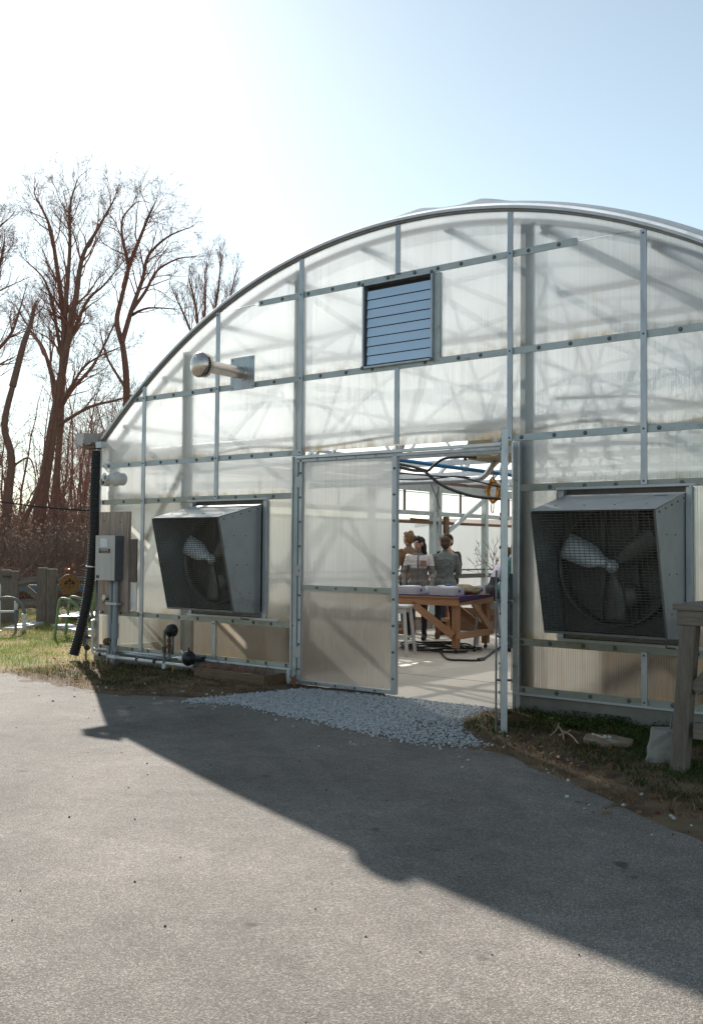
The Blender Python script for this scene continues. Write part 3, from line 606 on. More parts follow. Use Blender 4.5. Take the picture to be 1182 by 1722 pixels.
def make_floor():
    o = MB().box((-HW+.13, .0, -.2), (HW-.13, LEN-.12, .012)).build('floor', 'floor_concrete'); o['kind'] = 'structure'
    for y in (1.5, 4.6, 7.7): MB().box((-HW+.2, y, .0121), (HW-.2, y+.008, .0135)).build('floor_joint', 'dark_gap', o)
make_floor()

# ---------------------------------------------------------------- things fixed to the front wall
def make_fan(x0, x1, label):
    xc = (x0+x1)/2; t = thing('exhaust_fan', (xc, 0, .72), label, 'exhaust fan', 'hooded exhaust fans on the front wall')
    yt, yb, zt0, zt1, zb0, zb1 = -.62, -.385, 1.865, 1.712, .715, .75
    w = .004
    def side(x, s): return MB().prism([(x, .0, zb0), (x, yb, zb1), (x, yt, zt1), (x, .0, zt0)], (s*w, 0, 0)).build('hood_side', 'hood_metal', t)
    sl = side(x0, -1); sr = side(x1, 1)
    top = MB().prism([(x0-.012, .002, zt0+.003), (x1+.012, .002, zt0+.003), (x1+.012, yt-.012, zt1+.003), (x0-.012, yt-.012, zt1+.003)], (0, 0, .005)).build('hood_top', 'hood_metal', t)
    MB().prism([(x0+.001, .0, zb0-.001), (x1-.001, .0, zb0-.001), (x1-.001, yb, zb1-.001), (x0+.001, yb, zb1-.001)], (0, 0, -.004)).build('hood_bottom', 'hood_metal', t)
    MB().prism([(x1+.0055, .0, zt0-.001), (x1+.0055, yt, zt1-.001), (x1+.0055, yt, zt1-.055), (x1+.0055, .0, zt0-.065)], (.003, 0, 0)).build('side_flange', 'hood_metal', t)
    sb = MB()
    for k in range(5): a = (k+.5)/5; sb.lathe([(.009, 0), (.009, .004), (.004, .006)], (x1+.009, yt*a, zt0-.03+(zt1-zt0)*a), (1, 0, 0), 6)
    for k in range(3):
        for f in (.4, .7): a = (k+.6)/3.2; yy = yt*(1-a)*f+yb*a*f; sb.lathe([(.007, 0), (.007, .004)], (x1+.0045, yy, zt1+(zb1-zt1)*a), (1, 0, 0), 6)
    for k in range(4): sb.lathe([(.008, 0), (.008, .005)], (x0+(x1-x0)*(k+.5)/4, yt*.75, zt0+(zt1-zt0)*.75+.009), (0, 0, 1), 6)
    sb.build('screw', 'bolt_metal', t)
    MB().box((x1-.2, -.13, 1.846), (x1-.1, -.05, 1.8475)).build('data_plate', 'label_white', top)
    # back plate with a round orifice, ring and shutter behind
    zc, rr = 1.285, .472; n = 40; vs = []; fs = []; y = -.06
    for k in range(n):
        a = 2*math.pi*k/n; c, s = math.cos(a), math.sin(a); m = max(abs(c), abs(s)); vs += [(xc+rr*c, y, zc+rr*s), (xc+min(.495, .495*abs(c)/m)*(1 if c > 0 else -1), y, zc+.545*s/m)]
    for k in range(n): a, b = 2*k, 2*((k+1) % n); fs.append((a, a+1, b+1, b))
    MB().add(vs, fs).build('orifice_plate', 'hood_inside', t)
    vs = []; fs = []
    for k in range(n):
        a = 2*math.pi*k/n
        for r_, yy in ((rr, y-.003), (rr, y-.13), (rr+.012, y-.13), (rr+.012, y-.003)): vs.append((xc+r_*math.cos(a), yy, zc+r_*math.sin(a)))
    for k in range(n):
        for q in range(4): fs.append((4*k+q, 4*k+(q+1) % 4, 4*((k+1) % n)+(q+1) % 4, 4*((k+1) % n)+q))
    MB().add(vs, fs).build('orifice_ring', 'fan_dark_metal', t, True)
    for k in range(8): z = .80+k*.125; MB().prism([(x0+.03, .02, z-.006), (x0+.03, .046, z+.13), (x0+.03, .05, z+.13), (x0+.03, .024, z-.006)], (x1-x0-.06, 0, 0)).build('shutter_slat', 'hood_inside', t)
    MB().box((x0-.12, .052, .66), (x1+.012 if x1 > 0 else x1+.054, .058, 1.925)).build('light_stop_sheet', 'hood_inside', t)  # unseen sheet added to stop light leaking past the shutter
    for x in (xc-.16, xc+.12): MB().box((x-.02, -.045, .75), (x+.02, -.02, 1.82)).build('strut', 'fan_dark_metal', t)
    MB().lathe([(.085, 0), (.095, .03), (.095, .17), (.07, .2)], (xc+.12, -.03, zc-.24), (0, -1, 0), 16).build('motor', 'fan_dark_metal', t, True)
    yb_ = -.235; MB().lathe([(.055, 0), (.055, .03), (.03, .035), (.03, .06), (.012, .065)], (xc, yb_+.02, zc), (0, -1, 0), 16).build('hub', 'fan_blade', t, True)
    for ang, mt in ((158, 'fan_blade'), (33, 'fan_dark_metal'), (272, 'fan_dark_metal')):  # one blade coloured as lit, the other two as shaded
        a = R(ang); u = Vector((math.cos(a), 0, math.sin(a))); v = Vector((-math.sin(a), 0, math.cos(a))); vs = []; prof = [(.05, .038), (.10, .048), (.17, .088), (.24, .102), (.40, .106), (.445, .103)]
        for r_, hw in prof:
            for q in (-1, -.33, .33, 1): pt = .34-.35*r_; vs.append(Vector((xc, yb_, zc))+u*r_+v*hw*q*math.cos(pt)+Vector((0, -hw*q*math.sin(pt)+.03*(q*q-.4)*.5, 0)))
        fs = [(4*k+q, 4*k+q+1, 4*k+5+q, 4*k+4+q) for k in range(5) for q in range(3)]
        b = MB().add(vs, fs).build('fan_blade', mt, t, True); sm = b.modifiers.new('thick', 'SOLIDIFY'); sm.thickness = .004
    # wire guard
    gd = MB(); P0, P1 = Vector((0, yt-.006, zt1-.005)), Vector((0, yb-.006, zb1+.003)); dirv = P1-P0
    nb = 44
    for k in range(nb+1): p = P0+dirv*k/nb; gd.bar((x0+.004, p.y, p.z), (x1-.004, p.y, p.z), .003, .0055, dirv)
    for k in range(25): x = x0+.006+(x1-x0-.012)*k/24; gd.bar((x, P0.y-.004, P0.z), (x, P1.y-.004, P1.z), .0032, .003)
    g = gd.build('wire_guard', 'grille_wire', t); g['kind'] = 'stuff'
    for x in (x0+.002, x1-.002): MB().bar((x, P0.y-.006, P0.z), (x, P1.y-.006, P1.z), .008, .012).build('guard_edge', 'hood_inside', t)
    MB().bar((x0, P1.y, P1.z-.004), (x1, P1.y, P1.z-.004), .02, .02).build('guard_edge', 'hood_inside', t)
    MB().tube([(x1-.08, -.2, zb0-.004), (x1-.08, -.2, zb0-.05), (x1-.04, -.12, zb0-.06)], .008, 6).build('bracket', 'bolt_metal', t)
make_fan(-2.78, -1.78, 'smaller looking hooded exhaust fan left of the closed door leaf')
make_fan(1.752, 2.762, 'nearer hooded exhaust fan right of the open doorway, above the concrete block')

def make_louver():
    t = thing('louver_vent', (0, -.02, 3.17), 'square louvered shutter of metal tinted with a painted sky reflection high above the door', 'louver')
    x0, x1, z0, z1 = -.40, .40, 3.175, 3.985
    for nm, a, b in (('louver_frame', (x0-.010, -.05, z0-.010), (x0+.008, .05, z1+.010)), ('louver_frame', (x1-.008, -.05, z0-.010), (x1+.010, .05, z1+.010)), ('louver_frame', (x0+.009, -.05, z0-.010), (x1-.009, .05, z0+.010)), ('louver_frame', (x0+.009, -.05, z1-.008), (x1-.009, .05, z1+.010))):
        MB().box(a, b).build(nm, 'galvanized', t, bevel=.003)
    MB().box((x0+.009, .03, z0+.011), (x1-.009, .04, z1-.009)).build('back_plate', 'dark_gap', t)
    n = 8; hs = (z1-.055-z0-.022)/n
    for k in range(n):
        z = z0+.022+k*hs; o = .01*(1 if k % 3 else .3)
        MB().prism([(x0+.03, -.020-o*.2, z+.0035), (x0+.03, -.012, z+hs-.0035), (x0+.03, -.006, z+hs-.0035), (x0+.03, -.014-o*.2, z+.0035)], (x1-x0-.042, 0, 0)).build('slat', 'louver_metal', t)
    MB().box((x1+.012, -.016, z0-.02), (x1+.075, .03, z1+.0)).build('louver_jamb', 'rail_metal', t); MB().box((x0-.034, -.016, z0-.02), (x0-.012, .03, z1+.0)).build('louver_jamb', 'rail_metal', t)
    b = MB()
    for x in (x0-.005, x1+.005):
        for z in (z0-.005, z1+.005): bolt(b, x, z, -.05)
    b.build('bolt', 'bolt_metal', t)
make_louver()

def make_exhaust_vent():
    x, z = -2.04, 3.288
    t = thing('exhaust_vent', (x, 0, z-.18), 'round metal flue pipe with domed cap jutting from a square plate', 'vent pipe')
    p = MB().box((x-.178, -.042, z-.178), (x+.178, -.0355, z+.178)).build('wall_plate', 'galvanized', t, bevel=.002)
    s = MB()
    for a in (-.15, .15):
        for b in (-.15, .15): s.lathe([(.008, 0), (.005, .005)], (x+a, -.043, z+b), (0, -1, 0), 8)
    s.build('screw', 'bolt_metal', p)
    MB().lathe([(.078, 0), (.078, .012), (.066, .014), (.066, .57)], (x, -.043, z), (0, -1, 0), 28).build('pipe', 'flue_metal', t, True).modifiers.new('e', 'EDGE_SPLIT')
    MB().lathe([(.066, 0), (.115, .006), (.125, .02), (.125, .05), (.12, .052)], (x, -.57, z), (0, -1, 0), 28).build('cap_skirt', 'flue_metal', t, True).modifiers.new('e', 'EDGE_SPLIT')
    cg = MB()
    for k in range(28): a = 2*math.pi*k/28; cg.bar((x+.112*math.cos(a), -.618, z+.112*math.sin(a)), (x+.112*math.cos(a), -.66, z+.112*math.sin(a)), .012, .006)
    cg.build('cap_cage', 'gutter_metal', t)['kind'] = 'stuff'
    MB().lathe([(.128, 0), (.132, .006), (.130, .016), (.118, .034), (.09, .052), (.05, .064), (.01, .069)], (x, -.658, z), (0, -1, 0), 28).build('cap', 'flue_metal', t, True).modifiers.new('e', 'EDGE_SPLIT')
    r = MB()
    for k in range(5): a = 2*math.pi*k/5+.5; r.lathe([(.006, 0), (.004, .003)], (x+.085*math.cos(a), -.715, z+.085*math.sin(a)), (0, -1, 0), 8)
    r.build('rivet', 'washer_metal', t)
make_exhaust_vent()

def make_wall_pipes():
    x, z = -4.03, 2.215; t = thing('reducer_vent', (x, 0, z), 'white plastic vent pipe widening into a cone beside the corner', 'vent pipe')
    MB().lathe([(.075, 0), (.075, .09), (.088, .092), (.088, .125), (.082, .14), (.04, .22), (.035, .225), (.035, .27), (.028, .272), (.028, .225)], (x, -.015, z), (0, -1, 0), 24).build('cone', 'white_pvc', t, True).modifiers.new('e', 'EDGE_SPLIT')
    MB().lathe([(.027, 0), (.027, .002)], (x, -.24, z), (0, -1, 0), 16).build('bore', 'old_plank', t)
    x, z = -4.31, 2.19; t = thing('flap_vent', (x, 0, z), 'short white pipe end with an open round flap next to the cone', 'vent pipe')
    MB().lathe([(.052, 0), (.052, .09), (.042, .091), (.042, .02)], (x, -.015, z), (0, -1, 0), 20).build('pipe_end', 'white_pvc', t, True).modifiers.new('e', 'EDGE_SPLIT')
    MB().lathe([(.041, 0), (.041, .002)], (x, -.06, z), (0, -1, 0), 16).build('bore', 'dark_gap', t)
    MB().lathe([(.05, 0), (.05, .006)], (x+.045, -.112, z+.055), (-.1, -1, .1), 20).build('flap', 'white_pvc', t)
make_wall_pipes()

def make_electrics():
    t = thing('backboard', (-4.16, -.06, .63), 'weathered plywood board on the wall behind the grey switch box', 'board')
    MB().box((-4.39, -.075, .635), (-3.84, -.036, 1.825)).build('board', 'weathered_wood', t, bevel=.003)
    n = MB()
    for a, b in ((-4.3, 1.72), (-4.0, 1.7), (-3.95, .75)): n.lathe([(.009, 0), (.006, .003)], (a, -.076, b), (0, -1, 0), 8)
    n.build('nail', 'dark_gap', t)
    MB().box((-3.835, -.06, .99), (-3.72, -.036, 1.5)).build('side_board', 'grey_timber', t)
    MB().box((-3.83, -.05, .66), (-3.72, -.0365, .985)).build('flashing', 'aluminium', t)
    x0, x1, z0, z1, yf = -4.275, -3.925, 1.012, 1.535, -.215
    t = thing('switch_box', ((x0+x1)/2, -.15, z0), 'grey electrical switch box with a pale label window on the weathered board', 'switch box')
    MB().box((x0, yf+.012, z0), (x1, -.077, z1)).build('case', 'box_side', t, bevel=.004)
    d = MB().box((x0-.004, yf, z0-.004), (x1+.004, yf+.0115, z1+.006)).build('cover', 'box_paint', t, bevel=.005)
    MB().box((x0+.09, yf-.003, z1-.13), (x0+.22, yf-.0005, z1-.03)).build('window', 'label_white', d)
    MB().box((x0+.065, yf-.003, z1-.205), (x0+.275, yf-.0005, z1-.15)).build('badge', 'label_dark', d)
    MB().box((x0+.02, yf-.003, z0+.02), (x0+.075, yf-.0005, z0+.055)).build('badge', 'label_dark', d)
    c = bpy.data.curves.new('badge_lettering', 'FONT'); c.body = 'GENERAC'; c.size = .034; c.extrude = .0004; c.align_x = 'CENTER'
    tmp = bpy.data.objects.new('tmp', c); col.objects.link(tmp); me = bpy.data.meshes.new_from_object(tmp.evaluated_get(bpy.context.evaluated_depsgraph_get())); bpy.data.objects.remove(tmp); me.name = 'badge_lettering'; me.materials.clear()
    o = link('badge_lettering', me, 'label_white', d); o.location = Vector((x0+.17, yf-.0045, z1-.176))-Vector(t['_o']); o.rotation_euler = (R(90), 0, 0)
    MB().box((x0+.12, yf-.0045, z1-.196), (x0+.25, yf-.0032, z1-.188)).build('badge_stripe', 'label_orange', d)
    def conduit(x, r, label, coup, y=-.13, foot=None):
        t = thing('conduit', (x, y, 0), label, 'conduit', 'conduits below the switch box'); pts = [(x, y, z0-.001), (x, y, .42), (x-.01, y-.01, .2), ((foot or x), y-.02, -.05)]
        MB().tube(smooth_path(pts, 4), r, 12).build('pipe', 'grey_pvc', t, True)
        for z, h in coup: MB().tube([(x, y, z), (x, y, z+h)], r*1.22, 12).build('coupling', 'grey_pvc', t, True).modifiers.new('e', 'EDGE_SPLIT')
        MB().box((x-.05, y-.045, .72), (x+.07, -.077, .75)).build('clamp', 'washer_metal', t)
    conduit(-4.09, .021, 'thinner grey conduit running down from the switch box', ((.30, .18), (.58, .05)), -.12, -4.13)
    conduit(-3.985, .034, 'thicker grey conduit running down from the switch box', ((.17, .06), (.33, .17)), -.135)
    t = thing('pipe_elbow', (-4.07, -.15, .25), 'small rusty fitting clamped on the thinner grey conduit', 'pipe fitting')
    MB().lathe([(.03, 0), (.045, .01), (.045, .05), (.03, .07)], (-4.13, -.16, .28), (1, 0, .1), 12).build('fitting', 'rusty_iron', t, True)
    MB().tube(smooth_path([(-4.07, -.16, .285), (-4.02, -.17, .27), (-3.99, -.17, .2), (-3.97, -.18, .1)], 4), .014, 8).build('tail', 'steel_pipe', t, True)
    t = thing('hose_tap', (-4.2, -.11, .80), 'small white tap on the foot of the weathered board', 'tap')
    MB().tube([(-4.2, -.075, .78), (-4.2, -.13, .78), (-4.2, -.15, .74)], .014, 8).build('body', 'brass', t, True)
    MB().lathe([(.034, 0), (.034, .012), (.012, .016)], (-4.2, -.132, .80), (0, -1, .2), 10).build('handle', 'white_paint', t)
    # water pipes along the base
    t = thing('water_pipe', (-4.4, -.09, .1), 'white plastic water pipe dropping at the corner then running along the base', 'pipe')
    MB().tube(smooth_path([(-4.62, .05, .50), (-4.50, -.08, .50), (-4.47, -.09, .47), (-4.47, -.09, .3), (-4.46, -.09, .16), (-4.42, -.09, .125), (-4.2, -.09, .118), (-3.97, -.09, .112)], 5), .017, 10).build('pipe', 'white_pvc', t, True)
    MB().tube([(-4.06, -.17, .112), (-3.9, -.185, .112)], .026, 10).build('coupling', 'white_pvc', t, True)
    MB().tube([(-4.02, -.18, .112), (-3.6, -.16, .108), (-3.1, -.14, .104), (-2.75, -.13, .10), (-2.66, -.13, .10)], .018, 10).build('pipe', 'white_pvc', t, True)
    MB().tube([(-2.66, -.13, .10), (-2.74, -.1, .16), (-2.9, -.09, .25)], .016, 10).build('pipe', 'white_pvc', t, True)
    b = MB()
    for x in (-4.3, -3.55, -3.25): b.tube([(x-.012, -.1-(.06 if x > -4 else 0), .115), (x+.012, -.1-(.06 if x > -4 else 0), .115)], .024, 10)
    b.build('band', 'black_plastic', t)
    t = thing('grey_base_pipe', (-3.4, -.1, .14), 'thin grey pipe running along the sill above the white pipe', 'pipe')
    MB().tube([(-3.9, -.075, .145), (-3.1, -.075, .142)], .014, 8).build('pipe', 'grey_pvc', t, True)
    # gas regulators
    t = thing('gas_regulator', (-3.05, -.14, 0), 'upright pipe run with a black round gas regulator at its top', 'gas regulator', 'gas regulators at the base of the wall')
    X = -3.1
    MB().tube(smooth_path([(X, -.15, -.05), (X, -.15, .2), (X, -.15, .44), (X+.02, -.15, .47), (X+.07, -.15, .475)], 4), .017, 10).build('riser', 'steel_pipe', t, True)
    MB().tube([(X, -.15, .22), (X, -.15, .29)], .024, 8).build('union', 'rusty_iron', t); MB().tube([(X, -.15, .04), (X, -.15, .1)], .024, 8).build('union', 'white_pvc', t)
    MB().lathe([(.02, -.03), (.07, -.012), (.078, 0), (.07, .012), (.035, .03), (.03, .07), (.0, .075)], (X+.115, -.15, .475), (.45, -.9, .05), 18).build('diaphragm', 'black_plastic', t, True)
    MB().tube([(X+.14, -.16, .475), (X+.2, -.17, .465)], .028, 10).build('vent_cap', 'black_plastic', t)
    for dx, m_ in ((.08, 'rusty_iron'), (.135, 'steel_pipe')): MB().tube([(X+dx, -.15, .42), (X+dx, -.15, .21)], .016, 8).build('drop_pipe', m_, t, True)
    for z in (.36, .30): MB().tube([(X+.08, -.15, z-.02), (X+.08, -.15, z+.02)], .028, 6).build('union', 'rusty_iron', t)
    MB().tube(smooth_path([(X+.08, -.15, .22), (X+.09, -.15, .18), (X+.13, -.15, .165), (X+.25, -.14, .17)], 4), .018, 8).build('elbow', 'steel_pipe', t, True)
    MB().tube(smooth_path([(X+.17, -.16, .1), (X+.18, -.2, .0), (X+.21, -.25, -.02)], 4), .008, 6).build('gas_tube', 'hose_yellow', t, True)
    t = thing('gas_regulator', (-2.8, -.14, .15), 'black round gas regulator lying on its side beside the upright one', 'gas regulator', 'gas regulators at the base of the wall')
    MB().tube([(-2.86, -.14, .175), (-2.79, -.14, .178)], .027, 10).build('union', 'white_pvc', t)
    MB().lathe([(.03, -.035), (.078, -.012), (.088, 0), (.078, .012), (.05, .03), (.045, .05), (.0, .055)], (-2.71, -.14, .185), (.3, -.95, .05), 18).build('diaphragm', 'black_plastic', t, True)
    MB().tube([(-2.79, -.14, .18), (-2.6, -.13, .185)], .02, 8).build('body', 'black_plastic', t); MB().tube([(-2.6, -.13, .185), (-2.5, -.125, .187)], .034, 6).build('vent_cap', 'black_plastic', t)
    MB().tube([(-2.71, -.14, .27), (-2.71, -.14, .305)], .009, 6).build('stem', 'black_plastic', t)
make_electrics()

def make_gutter():
    t = thing('gutter', (-4.7, 0, 2.6), 'old roof gutter with rust streaked end cap at the eave corner', 'gutter')
    x0, x1, z0, z1 = -4.86, -4.56, 2.655, 2.80
    MB().box((x0, -.10, z0), (x0+.006, LEN, z1)).build('gutter_side', 'gutter_metal', t); MB().box((x1-.006, -.10, z0), (x1, LEN, z1)).build('gutter_side', 'gutter_metal', t); MB().box((x0+.007, -.10, z0), (x1-.007, LEN, z0+.006)).build('gutter_floor', 'gutter_metal', t)
    MB().prism([(x0-.004, -.109, z0-.01), (x1-.12, -.109, z0-.01), (x1-.12, -.109, z1+.01), (x0-.004, -.109, z1)], (0, .008, 0)).build('end_cap', 'rust_white', t)
    MB().prism([(x1-.118, -.107, z0+.02), (x1+.13, -.09, z0+.03), (x1+.13, -.09, z1-.02), (x1-.118, -.107, z1+.005)], (0, .008, 0)).build('end_cap', 'gutter_metal', t)
    MB().box((x1-.13, -.1, z0-.05), (x1+.08, .0, z0-.012)).build('bracket_wood', 'old_plank', t); MB().box((x1+.085, -.09, z0-.045), (x1+.19, -.02, z0+.03)).build('bracket', 'galvanized', t)
    pts = smooth_path([at(163, 758, y=-.05), at(161, 800, y=-.05), at(159.5, 850, y=-.05), at(158.5, 905, y=-.06), at(154, 960, y=-.08), at(146, 1015, y=-.12), at(135.5, 1062, y=-.17), at(124.5, 1101, y=-.22)], 12)
    t = thing('drain_pipe', tuple(pts[-1]), 'black corrugated drain pipe hanging from the gutter to the lawn', 'drain pipe')
    P = [Vector(p) for p in pts]; dense = []; rad = []; L = 0; acc = [0]
    for i in range(1, len(P)): L += (P[i]-P[i-1]).length; acc.append(L)
    n = int(L/.0075); k = 0
    for i in range(n+1):
        s = L*i/n
        while k < len(acc)-2 and acc[k+1] < s: k += 1
        f = (s-acc[k])/max(1e-6, acc[k+1]-acc[k]); dense.append(P[k].lerp(P[k+1], f)); rad.append((.066, .066, .057, .057)[i % 4]*(1-.0*s))
    MB().tube(dense, rad, 16).build('corrugated_hose', 'black_plastic', t, False)
    i = int(n*.565); MB().tube(dense[i:i+3], .070, 16).build('strap', 'aluminium', t)
make_gutter()

# ---------------------------------------------------------------- yard, right of the doors
def make_right_yard():
    t = thing('timber_stand', (3.9, -1.35, 0), 'weathered grey timber stand with braced post at the right edge', 'timber stand')
    x0, x1, yf, yb = 3.262, 4.8, -1.5, -.93
    for (bx, tx, y) in ((x0, x0+.075, yf), (x1, x1-.07, yf), (x0+.06, x0+.1, yb), (x1, x1-.07, yb)):
        mb = MB(); w = .05; mb.add([(bx-w, y-w, -.03), (bx+w, y-w, -.03), (bx+w, y+w, -.03), (bx-w, y+w, -.03), (tx-w, y-w, .94), (tx+w, y-w, .94), (tx+w, y+w, .94), (tx-w, y+w, .94)], [(0, 3, 2, 1), (4, 5, 6, 7), (0, 1, 5, 4), (1, 2, 6, 5), (2, 3, 7, 6), (3, 0, 4, 7)])
        mb.build('leg', 'grey_timber', t, bevel=.006)
    for k in range(4): y = yf-.055+k*.185; MB().box((x0-.02, y, 1.035), (x1+.04, y+.178, 1.075)).build('top_plank', 'grey_timber_long', t, bevel=.005)
    for y in (yf, yb): MB().box((x0+.005, y-.045, .941), (x1+.02, y+.045, 1.034)).build('top_beam', 'grey_timber_long', t, bevel=.006)
    MB().box((x0+.10, yf-.035, .24), (x1-.06, yf+.035, .34)).build('lower_rail', 'grey_timber_long', t, bevel=.006)
    MB().bar((x0+.10, yf+.002, .54), (x0+.46, yf+.002, .91), .06, .085).build('brace', 'grey_timber_long', t, bevel=.005)
    MB().bar((x1-.10, yf+.002, .54), (x1-.46, yf+.002, .91), .06, .085).build('brace', 'grey_timber_long', t, bevel=.005)
    t = thing('concrete_block', (3.07, -1.29, 0), 'rough tapered concrete footing block with a bent steel rod', 'concrete block')
    n = 6; mb = MB(); vs = []; cx, cy = 3.07, -1.29; random.seed(11)
    for j in range(n+1):
        f = j/n; hw = .105-.022*f
        for a, b in ((-1, -1), (-.33, -1.02), (.33, -1.02), (1, -1), (1.02, -.33), (1.02, .33), (1, 1), (.33, 1.02), (-.33, 1.02), (-1, 1), (-1.02, .33), (-1.02, -.33)):
            r_ = 1-.09*(abs(a) > .9 and abs(b) > .9); vs.append((cx+a*hw*r_+random.uniform(-.006, .006)+.012*f, cy+b*hw*r_+random.uniform(-.006, .006), -.02+.26*f+random.uniform(-.004, .004)))
    fs = [(j*12+i, j*12+(i+1) % 12, (j+1)*12+(i+1) % 12, (j+1)*12+i) for j in range(n) for i in range(12)]+[tuple(range(12))[::-1], tuple(n*12+i for i in range(12))]
    mb.add(vs, fs); b = mb.build('block', 'concrete', t, bevel=.006); b.rotation_euler = (0, 0, R(20))
    MB().tube([(3.115, -1.27, .19), (3.13, -1.265, .33)], .007, 6).build('steel_rod', 'steel_pipe', t)
    t = thing('flat_stone', (2.52, -.95, 0), 'flat tan paving stone lying in the moss beside the block', 'paving stone'); random.seed(4)
    poly = [(2.33, -.87), (2.40, -1.06), (2.58, -1.11), (2.74, -1.0), (2.70, -.86), (2.52, -.78)]
    MB().prism([(x, y, .02) for x, y in poly], (0, 0, .045)).build('stone', 'paver_stone', t, bevel=.012)
    c = bpy.data.objects
    for k, (x, y, s_) in enumerate(((2.42, -.93, .014), (2.53, -.97, .017), (2.56, -.96, .016))):
        o = scatter_stones('pebble', np.array([[x, y, .075]]), np.array([s_]), 'white_stone', 'thing'); tag(o, 'white pebble lying on the flat tan stone', 'pebble', 'pebbles on the flat stone')
    random.seed(5)
    for k, (a, b_) in enumerate((((2.05, -.75, .07), (2.28, -1.12, .05)), ((2.03, -.70, .08), (2.14, -1.05, .05)), ((2.14, -.86, .06), (2.43, -1.20, .05)), ((2.18, -.8, .06), (2.21, -1.05, .06)))):
        o = MB().tube(smooth_path([a, ((a[0]+b_[0])/2+.015, (a[1]+b_[1])/2, .062), b_], 4), .0065, 6).build('dry_stalk', 'litter_straw', None, True)
        tag(o, 'bleached dry stalk lying on the moss beside the open door', 'stalk', 'dry stalks on the moss')
    # timber bed edge left of the door
    t = thing('planter_box', (-1.7, -.2, 0), 'low timber edged planting bed with dead growth left of the doors', 'planter')
    for a, b in (((-2.35, -.36, -.02), (-1.42, -.315, .13)), ((-1.419, -.36, -.02), (-1.375, -.04, .125)), ((-2.39, -.36, -.02), (-2.351, -.04, .11))): MB().box(a, b).build('board', 'planter_wood', t, bevel=.005)
    mb = MB()
    for k in range(130):
        x, y = random.uniform(-2.45, -1.5), random.uniform(-.33, -.05); a = random.uniform(0, 6.28); l_ = random.uniform(.06, .22)
        mb.tube([(x, y, .06), (x+math.cos(a)*l_*.5, y+math.sin(a)*l_*.3, .13+random.uniform(0, .06)), (x+math.cos(a)*l_, y+math.sin(a)*l_*.5, .07+random.uniform(0, .05))], .003, 3)
    d = mb.build('dead_stems', 'twig', t); d['kind'] = 'stuff'
    MB().box((-2.34, -.31, -.02), (-1.43, -.05, .075)).build('soil_fill', 'far_ground', t)
    # one curled maple leaf by the hinge
    pl = []
    for k in range(10): a = 2*math.pi*k/10; r_ = .07 if k % 2 == 0 else .03; pl.append((-1.14+math.cos(a)*r_, -.17, .085+math.sin(a)*r_))
    tag(MB().prism(pl, (0, -.004, 0)).build('maple_leaf', 'dry_leaf'), 'large dry brown leaf propped by the foot of the door hinge', 'leaf')
pm('litter_straw', (.42, .33, .22), (.32, .24, .15), 9, .8); pm('dry_leaf', (.22, .11, .06), (.15, .07, .035), 12, .8)
make_right_yard()

